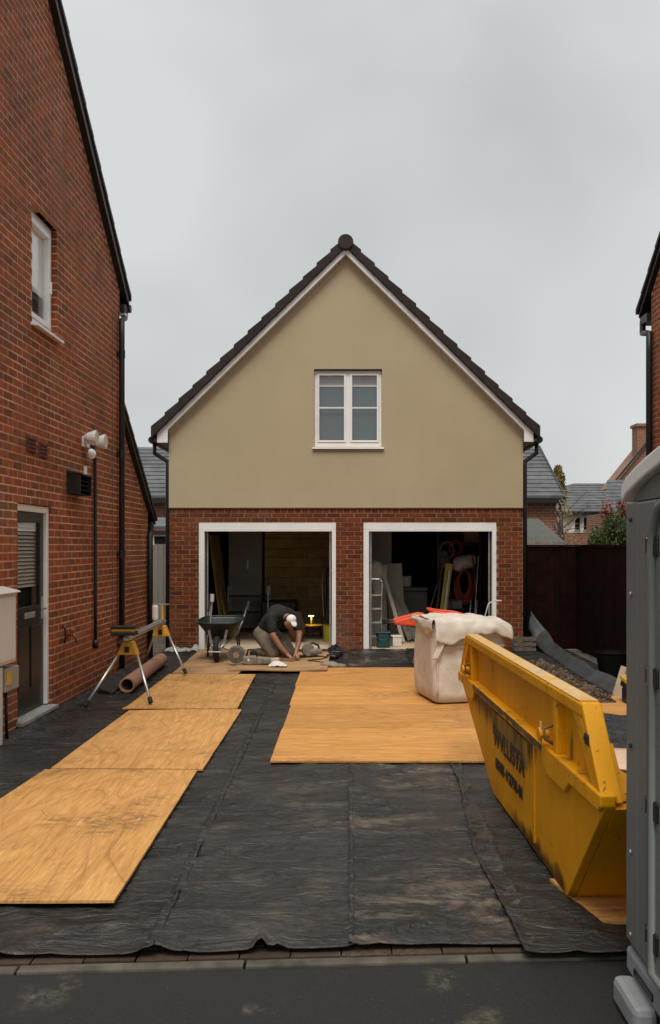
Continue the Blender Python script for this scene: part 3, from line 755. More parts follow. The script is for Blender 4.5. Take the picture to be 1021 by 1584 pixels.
# ---- single-storey extension at the rear of the left house
ext = thing('brick_extension', 'single-storey brick extension with sloping dark verge behind the left house', 'extension', (0,0,0))
EY0, EY1 = 11.605, 13.35
def ez(y): return 3.36 - .735*(y-11.9)
EX = LX-.03
m = MB(); m.prism([(EY0,-.1),(EY1,-.1),(EY1,ez(EY1)-.1),(EY0,ez(EY0)-.1)], 'x', EX-3, EX-.0014); m.build('wall', MORT, ext)
r_ = layout(EY0, EY1, 0, 3.5, [], L=.2105, H=.0615, j=.0135, limit=lambda v: (EY0, min(EY1, 11.9+(3.36-.1-v)/.735)))
lay_bricks(r_, EX, 'x', BR_L, ext, lambda r: 1/r[0], 300)
m = MB(); m.prism([(EY0,ez(EY0)-.10),(EY1+.22,ez(EY1+.22)-.10),(EY1+.22,ez(EY1+.22)-.02),(EY0,ez(EY0)-.02)], 'x', EX-3, EX+.07); m.build('verge_board', BLACKP, ext)
yv = EY0
while yv < EY1+.2:
    b = min(yv+.28, EY1+.26); m = MB(); m.prism([(yv,ez(yv)-.018),(b,ez(b)-.018),(b,ez(b)+.05),(yv,ez(yv)+.03)], 'x', EX-3, EX+.09); m.build('roof_tile', TILED, ext); yv += .275
m = MB(); m.box(EX-3, EX+.06, EY1+.06, EY1+.17, ez(EY1+.2)-.22, ez(EY1+.2)-.08); m.build('gutter', BLACKP, ext, bevel=.02)
m = MB(); m.tube([(EX+.03,EY1+.10,1.97),(EX+.05,EY1-.06,1.86),(EX+.05,EY1-.06,.02)], .042, 10); m.build('downpipe', BLACKP, ext, smooth=True)

# ================================================================== GARAGE
GY = 14.5
gar = thing('garage', 'cream rendered double garage with red brick base and two open doors', 'garage', (0,0,0))
GX0, GX1 = -2.96, 2.835
DA = (-2.48, -.223, -.05, 2.1); DB = (.223, 2.41, -.05, 2.1)
mb = MB()
panel_with_holes(mb, GX0+.012, GX1-.012, -.1, 2.335, [DA, DB], lambda a,b,c,d: mb.box(a, b, GY+.0035, GY+.28, c, d))
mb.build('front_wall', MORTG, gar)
rects = layout(GX0, GX1, 0.0, 2.33, [DA, DB], L=.213, H=.063, j=.012, head=lambda k: k == 30)
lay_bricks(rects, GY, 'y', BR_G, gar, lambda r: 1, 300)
mb = MB(); mb.box(GX0, GX0+.25, GY+.29, 20.6, -.1, 3.4); mb.box(GX1-.25, GX1, GY+.29, 20.6, -.1, 3.4); mb.box(GX0+.25, GX1-.25, 20.35, 20.6, -.1, 3.4)
mb.build('side_walls', FARB, gar)
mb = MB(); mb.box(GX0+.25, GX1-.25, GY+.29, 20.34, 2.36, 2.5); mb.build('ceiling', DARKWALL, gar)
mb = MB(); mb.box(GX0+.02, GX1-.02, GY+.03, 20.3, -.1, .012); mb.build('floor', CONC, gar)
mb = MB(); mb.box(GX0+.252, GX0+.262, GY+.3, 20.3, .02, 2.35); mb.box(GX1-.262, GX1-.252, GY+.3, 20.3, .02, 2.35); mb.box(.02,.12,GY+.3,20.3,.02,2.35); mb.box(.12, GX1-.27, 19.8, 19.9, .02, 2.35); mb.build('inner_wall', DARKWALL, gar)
# render gable
AX, AZ, GS = -.065, 6.45, .985
def gz(x): return AZ - GS*abs(x-AX)
GW = (-.584, .53, 3.33, 4.60)
ZE = gz(GX0+.0)
mb = MB(); y0, y1_ = GY-.016, GY+.28
zl, zr = gz(GX0-.005), gz(GX1+.005)
mb.prism([(GX0-.005,2.336),(GW[0],2.336),(GW[0],gz(GW[0])),(GX0-.005,zl)], 'y', y0, y1_)
mb.prism([(GW[1],2.336),(GX1+.005,2.336),(GX1+.005,zr),(GW[1],gz(GW[1]))], 'y', y0, y1_)
mb.prism([(GW[0],2.336),(GW[1],2.336),(GW[1],GW[2]),(GW[0],GW[2])], 'y', y0, y1_)
mb.prism([(GW[0],GW[3]),(GW[1],GW[3]),(GW[1],gz(GW[1])),(AX,AZ),(GW[0],gz(GW[0]))], 'y', y0, y1_)
mb.build('rendered_gable', RENDER, gar)
mb = MB(); mb.box(GX0-.008, GX1+.008, GY-.024, GY-.002, 2.326, 2.338); mb.build('bell_bead', simple('bead_cream', (.30,.22,.13), .7, .1, 5), gar)
# bargeboards, soffit boxes
YB0, YB1 = GY-.14, GY-.10
for s in (-1, 1):
    xe = (GX0-.17) if s < 0 else (GX1+.15)
    m = MB(); m.prism([(AX, AZ), (xe, gz(xe)), (xe, gz(xe)+.105), (AX, AZ+.105)], 'y', YB0, YB1); m.build('bargeboard', BARGE, gar)
    xi = GX0 if s < 0 else GX1
    zb_ = gz(xe) - .0
    m = MB(); m.prism([(xi, gz(xi)), (xi, zb_-.045), (xe, zb_-.045), (xe, zb_)], 'y', YB0+.002, YB1-.002); m.build('box_end', BARGE, gar)
    m = MB(); m.prism([(AX, AZ+.0), (xe, gz(xe)+.0), (xe, gz(xe)+.02), (AX, AZ+.02)], 'y', YB1+.001, GY-.017); m.build('soffit', BARGE, gar)
    m = MB(); m.box(min(xi,xe)+.0, max(xi,xe)-.0, YB1+.001, 20.6, zb_-.05, zb_-.035); m.build('eaves_soffit', BLACKP, gar)
# roof slopes, verge caps, ridge cap
for s in (-1, 1):
    xe = (GX0-.235) if s < 0 else (GX1+.225)
    m = MB(); m.prism([(AX, AZ+.11), (xe, gz(xe)+.11), (xe, gz(xe)+.20), (AX, AZ+.20)], 'y', YB0+.06, 20.75); m.build('roof', TILE, gar)
    n_ = 14; dx = (xe-AX)/n_
    for i in range(n_):
        a = AX + dx*i + dx*.02; b = AX + dx*(i+1) + dx*.12
        za, zb_ = gz(a)+.102, gz(b)+.102
        j = random.uniform(-.004, .004)
        m = MB(); m.prism([(a, za+.004), (b, zb_-.004), (b, zb_+.205+j), (a, za+.160+j)], 'y', YB0-.045+random.uniform(-.004,.004)-.001*i, YB0+.16)
        m.build('verge_cap', TILE, gar, bevel=.012)
    # gutter + downpipe
    m = MB(); gxx = xe + s*.02; zg = gz(xe)+.06
    m.tube([(gxx, YB0-.02, zg), (gxx, 20.6, zg)], .058, 10); m.build('gutter', BLACKP, gar)
    xi = (GX0-.03) if s < 0 else (GX1+.045)
    m = MB(); m.tube([(gxx-s*.01, GY+.02, zg-.03), (gxx-s*.01, GY+.02, zg-.20), (xi, GY+.02, zg-.34), (xi, GY+.02, zg-.5), (xi, GY+.02, .03)], .036, 10); m.build('downpipe', BLACKP, gar, smooth=True)
m = MB(); m.lathe([(.125,-.02),(.125,.45)], (AX, YB0-.05, AZ+.18), 20, 'y'); m.build('ridge_cap', TILE, gar, bevel=.01)
m = MB(); m.lathe([(.11,.0),(.11,6)], (AX, YB0+.45, AZ+.17), 16, 'y'); m.build('ridge_tiles', TILE, gar)
# gable window
wx0, wx1, wz0, wz1 = GW
m = MB(); yf0, yf1 = GY+.035, GY+.10; f_ = .046
m.box(wx0+.004, wx1-.004, yf0, yf1, wz0+.0, wz0+f_+.03); m.box(wx0+.004, wx1-.004, yf0, yf1, wz1-f_-.012, wz1-.012)
m.box(wx0+.004, wx0+f_, yf0, yf1, wz0+f_+.03, wz1-f_-.012); m.box(wx1-f_, wx1-.004, yf0, yf1, wz0+f_+.03, wz1-f_-.012)
xm = (wx0+wx1)/2; m.box(xm-.03, xm+.03, yf0, yf1, wz0+f_+.03, wz1-f_-.012)
wf = m.build('window', WHITE, gar, bevel=.005)
for a, b in ((wx0+f_, xm-.03), (xm+.03, wx1-f_)):
    c, d = wz0+f_+.03, wz1-f_-.012; t = .034; a += .004; b -= .004
    m = MB(); q0, q1 = yf0-.012, yf1-.02
    m.box(a,b,q0,q1,c+.003,c+t); m.box(a,b,q0,q1,d-t,d-.003); m.box(a,a+t,q0,q1,c+t,d-t); m.box(b-t,b,q0,q1,c+t,d-t)
    cs = m.build('casement', WHITE, wf, bevel=.005)
    zb_ = c + (d-c)*.505
    m = MB(); m.box(a+t, b-t, yf0+.012, yf0+.026, zb_-.011, zb_+.011); m.build('glazing_bar', WHITE, wf)
    m = MB(); m.box(a+t, b-t, yf0+.030, yf0+.034, c+t, d-t); m.build('pane', GLASS, wf)
    m = MB(); m.box(a, b, yf1+.02, yf1+.025, c, d-t-.15); m.build('blind', BLINDC, wf)
    m = MB(); m.box(a, b, yf1+.012, yf1+.018, d-t-.155, d); m.build('blind_valance', BLINDW, wf)
    m = MB(); m.box(a, b, yf1+.006, yf1+.011, d-t-.170, d-t-.148); m.build('blind_rail', WHITE, wf)
m = MB(); m.prism([(GY+.04, wz0+.0), (GY-.06, wz0-.012), (GY-.06, wz0-.038), (GY-.048, wz0-.038), (GY+.04, wz0-.022)], 'x', wx0-.03, wx1+.03); m.build('sill', WHITE, wf)
m = MB(); m.box(wx0-.0, wx1+.0, GY-.019, GY+.05, wz1-.010, wz1+.006); m.build('window_head', BLACKP, wf)
# door frames, up-and-over tracks
for i, D in enumerate((DA, DB)):
    m = MB(); w = .095; y0, y1_ = GY+.008, GY+.11
    m.box(D[0], D[0]+w, y0, y1_, .0, D[3]-.13); m.box(D[1]-w*.75, D[1], y0, y1_, .0, D[3]-.13); m.box(D[0], D[1], y0, y1_, D[3]-.13, D[3]-.002)
    fo = m.build('door_frame', WHITE, gar, bevel=.006)
    m = MB(); m.box(D[0]+w, D[1]-w*.75, y0-.008, y0+.03, D[3]-.155, D[3]-.132); m.build('head_trim', WHITE, fo)
    for xx in (D[0]+w+.03, D[1]-w*.75-.03):
        m = MB(); m.box(xx-.012, xx+.012, y1_+.02, y1_+.05, .05, D[3]-.16); m.build('door_track', STEEL, fo)
    m = MB(); m.box(D[0]+.1, D[1]-.1, y1_+.12, y1_+2.2, D[3]-.075, D[3]-.04); m.build('raised_door', DARKWALL, fo)

# ---- garage interior, left bay: insulation board wall, grey panel, leaning boards, work light
blk = thing('insulation_wall', 'wall of yellow insulation boards at the back of the left garage', 'wall', (0, 18.6, 0))
m = MB(); m.box(-1.80, .01, .012, .1, .02, 2.3); m.build('backing', BROWNB, blk)
v = .02; k = 0
while v < 2.2:
    a = -1.79 - (k % 2)*.30
    while a < 0:
        x0_, x1_ = max(a, -1.79), min(a+.60, 0.0)
        if x1_-x0_ > .06:
            m = MB(); jj = random.uniform(-.005,.005); m.box(x0_+.004, x1_-.004, -.05+jj, .01, v+.004, min(v+.205, 2.29)-.004); m.build('insulation_board', BLOCK, blk)
        a += .60
    v += .205; k += 1
gp = thing('grey_plasterboard', 'tall grey board propped at the back of the left garage', 'board', (-2.18, 18.45, .012))
m = MB(); m.obox((0,0,1.05), (.70,.03,2.1), (R(-4),0,0)); m.build('sheet', GREYIN, gp)
m = MB(); m.box(.05,.065,-.09,-.05,1.22,1.40); m.build('hook', ALU, gp)
lb = thing('leaning_boards', 'yellow boards leaning on the left inner wall of the left garage', 'boards', (-2.45, 16.6, .012))
m = MB(); m.obox((.02,0,.95), (.03,1.1,1.9), (0,R(-7),0)); m.build('board', simple('yellow_board', (.30,.19,.05), .85, .2, 4), lb)
m = MB(); m.bar((.25,-.3,.0), (-.02,-.2,1.1), .05, .03); m.build('batten', PLY_D, lb)
m = MB(); m.box(-.62,.1,-.1,.25,0,.5)
sh = thing('low_shelving', 'black shelving with tins behind the wheelbarrow in the left garage', 'shelving', (-1.95, 17.6, .012))
for z in (.02,.36,.68):
    m = MB(); m.box(-.45,.35,-.2,.2,z,z+.025); m.build('shelf', BROWNB, sh)
for a in (-.44,.34):
    for b in (-.19,.19):
        m = MB(); m.bar((a,b,0),(a,b,.9),.025,.025); m.build('post', STEEL, sh)
ytub = MB(); ytub.lathe([(.10,0),(.13,.12),(.135,.15)], (-2.15, 16.0, .012), 14); tag(ytub.build('yellow_tub', YPLANK, smooth=False), 'small yellow tub on the floor behind the wheelbarrow', 'tub')
db = MB(); db.box(-1.75,-1.05,17.4,18.0,.012,.62); tag(db.build('black_crate', BLACKP, bevel=.03), 'large black crate at the back behind the worker', 'crate')
bs = thing('bin_sack', 'dark sack slumped behind the worker, before the insulation wall', 'sack', (-.93, 15.6, .012))
m = MB(); m.ell((0,0,.22),(.16,.15,.26)); m.ell((.02,0,.44),(.09,.08,.12)); remesh(m.build('sack_body', BROWNB, bs), .03)
wl = thing('work_bench', 'low yellow bench lit by a work light in the left garage', 'bench', (-.70, 16.5, .012))
m = MB(); m.lathe([(.20,0),(.20,.02)], (0,0,.20), 20); m.build('bench_top', TOOLY, wl)
for a in range(3):
    m = MB(); an = a*2.1+.4; m.bar((.14*math.cos(an),.14*math.sin(an),.2),(.18*math.cos(an),.18*math.sin(an),0),.03,.03); m.build('leg', BLACKP, wl)
lt = thing('work_light', 'small lit work light standing on the yellow bench', 'work light', (-.72, 16.5, .234))
m = MB(); m.box(-.015,.015,.05,.07,.0,.17); m.build('post', YPLANK, lt)
m = MB(); m.box(-.05,.05,-.03,.07,.172,.19); m.build('housing', TOOLY, lt)
m = MB(); m.box(-.045,.045,-.025,.048,.162,.170); m.build('light_panel', LAMP, lt)
yb = MB(); yb.lathe([(.13,0),(.15,.29),(.155,.30)], (-.33,15.7,.012), 16); tag(yb.build('yellow_bucket', YPLANK), 'yellow bucket just inside the right jamb of the left garage', 'bucket')
stf = thing('dark_tool_rack', 'black tool rack against the right side of the left garage', 'rack', (-.33, 17.2, .012))
m = MB(); m.box(-.12,.14,-.5,.5,0,1.25); m.build('rack_body', BLACKP, stf, bevel=.02)
for q in range(4):
    m = MB(); m.tube([(-.16,-.4+q*.2,.35),(-.2,-.42+q*.2,1.0+.05*q)], .012, 6); m.build('tool_shaft', STEEL, stf)

# ---- right bay
stub = MB(); stub.box(.13,.80,16.9,17.0,.012,2.34); tag(stub.build('stub_wall', GREYIN), 'pale plastered stub wall inside the right garage', 'wall')
fz = thing('chest_freezer', 'grey chest freezer in the right garage', 'freezer', (1.18, 17.3, .012))
m = MB(); m.box(-.32,.32,-.3,.3,.03,.82); m.build('body', simple('freezer_grey', (.10,.105,.11), .5, .1, 3), fz, bevel=.02)
m = MB(); m.box(-.325,.325,-.305,.305,.825,.90); m.build('lid', simple('freezer_lid', (.13,.135,.14), .5, .1, 3), fz, bevel=.02)
sp = thing('step_ladder', 'aluminium step ladder just inside the right garage door', 'ladder', (.42, 14.95, .012))
for xx in (-.09,.13):
    m = MB(); m.tube([(xx-.03,-.05,0),(xx,0.05,1.08),(xx-.04*(1 if xx>0 else -1),.06,1.13)], .014, 8); m.build('rail', ALU, sp, smooth=True)
m = MB(); m.tube([(-.05,.06,1.13),(.09,.06,1.13)], .014, 8); m.build('top_bar', ALU, sp)
for q in range(4):
    m = MB(); m.box(-.10,.12,-.09+q*.02,.02+q*.02,.16+q*.23,.185+q*.23); m.build('tread', ALU, sp)
lean = [(.62,15.4,.06,1.25,16,GREYIN,'grey plank leaning beside the step ladder'),(.74,15.6,.09,1.0,22,SAND,'short dusty board leaning left of the freezer'),(.86,15.7,.14,.92,26,simple('wrapped_board',(.20,.19,.175),.5,.2,4),'wide pale board leaning in front of the freezer')]
for (x, y, w, L_, an, mt, lab) in lean:
    m = MB(); m.obox((0,0,L_*.48), (w,.03,L_), (R(-6),R(-an),0)); o = m.build('leaning_board', mt); o.location = (x+.14,y,.04); tag(o, lab, 'board', 'boards leaning in the right garage')
pw = thing('wrapped_sheet', 'plastic-wrapped bundle standing behind the step ladder', 'bundle', (.45, 15.9, .012))
m = MB(); m.box(-.12,.22,0,.05,0,1.35); m.build('sheet', GREYIN, pw)
m = MB(); m.ell((0,-.06,1.25),(.16,.09,.2)); m.ell((.05,-.06,1.0),(.12,.08,.22)); remesh(m.build('wrapping', WHITES, pw), .025)
bk = thing('teal_bucket', 'teal plastic bucket on the threshold of the right garage', 'bucket', (.56, 14.78, .012))
m = MB(); m.box(-.11,.11,-.11,.11,0,.24); m.build('tub', TEAL, bk, bevel=.03)
m = MB(); m.box(-.125,.125,-.125,.125,.235,.265); m.build('rim', TEAL, bk, bevel=.01)
m = MB(); m.tube([(-.12,0,.24),(-.11,-.13,.17),(0,-.15,.13),(.11,-.13,.17),(.12,0,.24)], .006, 6); m.build('handle', BLACKP, bk)
for i, (dx, L_, w, mt, lab) in enumerate(((0,1.36,.13,YPLANK,'broad yellow plank leaning in the right garage'),(-.13,1.38,.03,BROWNB,'thin brown lath beside the yellow plank'),(.02,.9,.035,WHITES,'white strip hanging over the yellow plank'))):
    m = MB(); m.obox((0,0,L_*.5), (w,.035,L_), (R(-8),R(8),0)); o = m.build('leaning_plank', mt); o.location = (1.74+dx,16.2-.05*i,.012 + (.35 if i == 2 else .02)); tag(o, lab, 'plank', 'planks leaning in the right garage')
for i, (xa, xb, za, lab) in enumerate(((1.30,1.62,.95,'left grey pole slanting behind the bulk bag'),(1.48,1.66,.62,'short grey pole slanting behind the bulk bag'))):
    m = MB(); m.tube([(xa,16.0,.02),(xb,16.5,za)], .012, 6); tag(m.build('pole', STEEL), lab, 'pole', 'poles in the right garage')
for i, xa in enumerate((2.02, 2.13)):
    m = MB(); m.tube([(xa,15.2,.02),(xa+.12,15.6,.75)], .014, 6); tag(m.build('slanting_pole', ALU), ('left' if i == 0 else 'right') + ' pale pole of the pair by the right jamb', 'pole', 'pale poles by the right jamb')
hs = thing('hose_coil', 'coil of orange hose hanging in the right garage', 'hose', (2.19, 16.9, 1.02))
for q in range(7):
    m = MB(); ph = random.uniform(-.06,.06); rx = .10+.014*q; rz_ = .25+.012*q
    m.tube([(rx*math.sin(t_*math.pi/12)+ph*.3, -.09+.03*q+.01*math.cos(t_), rz_*math.cos(t_*math.pi/12)-.02*q) for t_ in range(24)], .013, 6, closed=True); m.build('coil', HOSE, hs, smooth=True)
m = MB(); m.box(-.02,.02,-.15,.3,.26,.30); m.build('hook', STEEL, hs)
ws = thing('white_sack', 'crumpled white sack above the orange hose in the right garage', 'sack', (2.2, 16.95, 1.30))
m = MB(); m.ell((0,0,.1),(.24,.16,.13)); m.ell((-.12,-.03,.02),(.12,.1,.11)); m.ell((.1,0,.17),(.14,.12,.08)); remesh(m.build('sack_cloth', WHITES, ws), .03)
rk = thing('storage_rack', 'black storage rack along the right garage wall', 'rack', (2.1, 17.2, .012))
for z in (.5,1.28,1.75):
    m = MB(); m.box(-.42,.42,-.25,.3,z-.03,z); m.build('shelf', BLACKP, rk)
for a in (-.40,.40):
    m = MB(); m.bar((a,-.22,0),(a,-.22,2.0),.04,.04); m.build('post', BLACKP, rk)
bnch = thing('tool_box', 'pale grey tool case on the rack below the orange hose', 'tool case', (2.0, 16.9, .512))
m = MB(); m.box(-.16,.14,-.12,.12,0,.17); m.build('case', simple('case_grey', (.26,.26,.25), .5, .1, 4), bnch, bevel=.015)
m = MB(); m.tube([(-.05,-.12,.15),(-.05,-.17,.15),(.05,-.17,.15),(.05,-.12,.15)], .008, 6); m.build('handle', BLACKP, bnch)
jb = MB(); jb.lathe([(.12,0),(.13,.2),(.07,.3),(.06,.33)], (1.83,17.15,1.282), 14); tag(jb.build('jerry_drum', SAND, smooth=False), 'grey drum on the dark rack left of the hose', 'drum')

REDP = simple('red_plastic', (.42,.03,.02), .5, .2, 6)
for (nm, lab, cat, x, y, z, w, d, h, mt, rz_) in (
    ('red_toolbox', 'red toolbox on the floor under the dark rack', 'toolbox', 1.92, 16.6, .014, .34, .22, .22, REDP, .2),
    ('black_crate', 'black stacking crate between the freezer and the yellow plank', 'crate', 1.62, 17.2, .014, .30, .3, .36, BLACKP, .1),
    ('white_carton', 'white carton on top of the chest freezer', 'carton', 1.05, 17.3, .917, .30, .25, .20, WHITES, -.2),
    ('brown_carton', 'brown carton on the upper shelf of the dark rack', 'carton', 2.35, 17.25, 1.764, .30, .3, .22, CARD, .1),
    ('grey_case', 'flat grey case on the floor by the pale poles', 'case', 2.2, 15.9, .014, .34, .2, .30, SAND, -.1),
    ('paint_tin', 'pale paint tin beside the teal bucket', 'tin', .78, 14.95, .014, .16, .16, .18, WHITES, .3)):
    q_ = thing(nm, lab, cat, (x, y, z), rz_)
    m = MB(); m.box(-w/2, w/2, -d/2, d/2, 0, h*.82); m.build('box', mt, q_, bevel=.012)
    m = MB(); m.box(-w/2-.006, w/2+.006, -d/2-.006, d/2+.006, h*.82, h); m.build('lid', mt, q_, bevel=.010)
ps = MB(); ps.obox((0,0,.68), (.30,.02,1.36), (R(-5),R(-3),0)); ps = ps.build('pale_sheet', GREYIN); ps.location = (.86,16.5,.02); tag(ps, 'tall pale grey sheet propped left of the chest freezer', 'sheet')
for i, (x, z, r1) in enumerate(((1.86,1.62,.12),(2.02,1.66,.10))):
    m = MB()
    for q in range(3): m.tube([(x+(r1+.012*q)*math.sin(t_*math.pi/8), 16.92-.02*q, z+(r1*1.3+.01*q)*math.cos(t_*math.pi/8)) for t_ in range(16)], .009, 5, closed=True)
    tag(m.build('cable_coil', (SAND, REDP)[i], smooth=True), ('grey' if i == 0 else 'red') + ' cable coil hanging from the dark rack', 'cable coil', 'cable coils on the dark rack')
for i, (x, an, mt, lab) in enumerate(((2.42,-4,REDP,'red-handled broom pole by the right wall'),(2.30,5,ALU,'thin bright pole beside the orange hose'),(1.98,-7,BROWNB,'brown shovel shaft leaning on the rack'))):
    m = MB(); m.tube([(0,0,0),(math.tan(R(an))*1.5,.25,1.5)], .014, 6); o = m.build('tool_shaft', mt); o.location = (x,16.45,.014); tag(o, lab, 'pole', 'long tool shafts in the right garage')

# ================================================================== FENCES BY THE GARAGE
gf = thing('timber_gate', 'pale weathered timber gate between the extension and the garage', 'gate', (-3.42, 14.95, 0))
for q in range(5):
    m = MB(); m.box(q*.092, q*.092+.086, 0, .022, .03, 1.72+random.uniform(-.006,.006)); m.build('board', FENCE_G, gf)
for z in (.35, 1.0, 1.5):
    m = MB(); m.box(0,.46,.024,.06,z,z+.08); m.build('rail', FENCE_G, gf)
ff = thing('dark_fence', 'dark brown timber fence beside the garage and along the right boundary', 'fence', (0,0,0))
x = 2.88
while x < 3.72:
    m = MB(); m.box(x, x+.096, 14.62+random.uniform(0,.004), 14.645, .0, 1.70); m.build('board', FENCE_D, ff); x += .1
y = 5.0
while y < 14.60:
    m = MB(); m.box(3.75+random.uniform(0,.004), 3.775, y, y+.096, .0, 1.70); m.build('board', FENCE_D, ff); y += .1
for a in range(5):
    m = MB(); m.box(3.78, 3.87, 5.1+a*2.3, 5.19+a*2.3, -.1, 1.72); m.build('post', FENCE_D, ff)
m = MB(); m.box(2.88, 3.74, 14.60, 14.66, 1.702, 1.725); m.box(3.735, 3.795, 5.0, 14.66, 1.702, 1.725); m.build('capping', FENCE_D, ff)

# ================================================================== RIGHT HOUSE
RX = 4.35; RY1 = 12.75; RY0 = 4.8; RE = 5.33; RS = .80; RRY = (RY0+RY1)/2
rh = thing('brick_house', 'red brick house gable at the right edge with black downpipe', 'house', (0,0,0))
def rz(y): return RE + RS*min(y-RY0, RY1-y)
m = MB(); m.prism([(RY0,-.1),(RY1,-.1),(RY1,RE),(RRY,rz(RRY)),(RY0,RE)], 'x', RX+.0014, RX+6); m.build('wall', MORT, rh)
rl = layout(RY0, RY1, 0, 8.3, [], L=.2105, H=.0615, j=.0135, limit=lambda v: (RY0, RY1) if v < RE else (RY0+(v-RE)/RS, RY1-(v-RE)/RS))
def rscore(r):
    yv = (r[0]+r[1])/2; px = 541+1367*RX/yv
    return yv if (px < 1021 and (r[2]) > 2.6) else -1
lay_bricks(rl, RX, 'x-', BR_L, rh, rscore, 300)
m = MB(); y1_ = RY1+.34
m.prism([(RRY, rz(RRY)+.02), (y1_, RE-RS*.34+.02), (y1_, RE-RS*.34+.12), (RRY, rz(RRY)+.12)], 'x', RX-.07, RX+.04)
m.prism([(RRY, rz(RRY)+.02), (RY0-.34, RE-RS*.34+.02), (RY0-.34, RE-RS*.34+.12), (RRY, rz(RRY)+.12)], 'x', RX-.07, RX+.04); m.build('verge_board', BLACKP, rh)
yv = RRY
while yv < y1_-.03:
    b = min(yv+.3, y1_+.05); m = MB(); m.prism([(yv,rz(yv)+.125),(b,RE+RS*(RY1-b)+.125),(b,RE+RS*(RY1-b)+.205),(yv,rz(yv)+.175)], 'x', RX-.10, RX+.3); m.build('verge_tile', TILED, rh); yv += .295
m = MB(); m.prism([(RRY,rz(RRY)+.1),(y1_,RE-RS*.34+.1),(y1_,RE-RS*.34+.16),(RRY,rz(RRY)+.16)], 'x', RX+.05, RX+6); m.prism([(RRY,rz(RRY)+.1),(RY0-.34,RE-RS*.34+.1),(RY0-.34,RE-RS*.34+.16),(RRY,rz(RRY)+.16)], 'x', RX+.05, RX+6); m.build('roof', TILED, rh)
m = MB(); zz_ = RE-RS*.34; m.box(RX-.06, RX+6, RY1+.02, y1_-.02, zz_-.10, zz_+.015); m.build('eaves_box', BLACKP, rh)
m = MB(); m.tube([(RX-.03, y1_-.06, zz_-.05), (RX-.03, y1_-.06, zz_-.22), (RX-.06, RY1+.05, zz_-.27), (RX-.06, RY1-.09, zz_-.30), (RX-.06, RY1-.09, zz_-.6), (RX-.06, RY1-.09, .0)], .046, 10); m.build('downpipe', BLACKP, rh, smooth=True)

# ================================================================== BACKGROUND BUILDINGS
def tiled_slope(parent, x0, x1, ye, ze, yr, zr, mat, courses, name='tile_course', x0r=None, x1r=None, th=.03):
    x0r = x0 if x0r is None else x0r; x1r = x1 if x1r is None else x1r
    for i in range(courses):
        a, b = i/courses, (i+1)/courses + .02
        pa = lambda t: (ye+(yr-ye)*t, ze+(zr-ze)*t)
        (ya, za), (yb, zb) = pa(a), pa(min(b, 1))
        xa0, xa1 = x0+(x0r-x0)*a, x1+(x1r-x1)*a; xb0, xb1 = x0+(x0r-x0)*b, x1+(x1r-x1)*b
        m = MB(); t2 = th*1.6
        m.add([(xa0,ya,za+t2),(xa1,ya,za+t2),(xb1,yb,zb+.004),(xb0,yb,zb+.004),(xa0,ya,za-.03),(xa1,ya,za-.03),(xb1,yb,zb-.06),(xb0,yb,zb-.06)],
              [(0,1,2,3),(7,6,5,4),(0,4,5,1),(1,5,6,2),(2,6,7,3),(3,7,4,0)])
        m.build(name, mat, parent)
bb = thing('brick_outbuilding', 'low brick building with grey tiled roof behind the garage', 'building', (0,0,0))
m = MB(); m.box(-9, 5.62, 24.0, 28, -.1, 3.0); m.prism([(24.0,3.0),(28,3.0),(27.0,4.6),(26.9,4.6)], 'x', -9, 5.6); m.build('wall', FARB, bb)
tiled_slope(bb, -9.2, 5.75, 23.75, 3.02, 26.95, 4.72, TILEG, 13)
m = MB(); m.box(-9.2, 5.72, 23.72, 23.98, 2.86, 3.0); m.build('fascia', BLACKP, bb)
m = MB(); m.prism([(23.7,2.93),(26.95,4.66),(26.95,4.78),(23.7,3.06)], 'x', 5.751, 5.80); m.build('verge', BLACKP, bb)
shd = thing('grey_shed', 'grey shed with a small window behind the timber gate', 'shed', (0,0,0))
m = MB(); m.box(-5.3,-3.35,17.0,18.5,-.1,2.0); m.build('wall', simple('shed_grey', (.30,.31,.31), .7, .1, 3), shd)
m = MB(); m.prism([(16.85,2.02),(18.6,2.25),(18.6,2.31),(16.85,2.08)], 'x', -5.4,-3.28); m.build('roof', TILEG, shd)
m = MB(); m.box(-3.78,-3.50,16.97,16.999,1.72,1.92); wo_ = m.build('window', WHITE, shd)
m = MB(); m.box(-3.75,-3.53,16.955,16.968,1.75,1.89); m.build('pane', DGLASS, wo_)
gh = thing('lean_to_shelter', 'lean-to with corrugated clear roof beyond the dark fence', 'shelter', (0,0,0))
def cor(u, v):
    x = 3.75 + .90*u + .25*v*0; return (x - .25*v, 19.0+1.6*v, 1.78+.56*v+.014*math.sin(u*2*math.pi*16))
n = NT('cloudy_sheet'); n.col((.115,.125,.11)).rough(.5); n.b.inputs['Alpha'].default_value = .85; CLOUDY = n.m
m = MB().grid(cor, 160, 8); m.build('roof_sheet', CLOUDY, gh, smooth=True)
for q in range(5):
    m = MB(); m.bar((3.75-.06*q,19.0+.4*q,1.74+.14*q),(4.64-.06*q,19.0+.4*q,1.74+.14*q),.05,.04); m.build('purlin', FENCE_G, gh)
for a, b, z in ((3.8,19.05,1.74),(4.55,19.05,1.74),(3.6,20.5,2.26),(4.35,20.5,2.26)):
    m = MB(); m.bar((a,b,0),(a,b,z),.07,.07); m.build('post', FENCE_G, gh)
wh = thing('white_house', 'distant white rendered house with grey hipped roof', 'house', (0,0,0))
m = MB(); m.box(9.6,16,40.0,47,2.32,3.3); m.build('upper_wall', FARW, wh)
m = MB(); m.box(9.6,16,40.02,47,-.1,2.31); m.build('lower_wall', FARB, wh)
tiled_slope(wh, 9.3, 16, 39.7, 3.25, 42.5, 4.72, TILEG, 11, x0r=10.75)
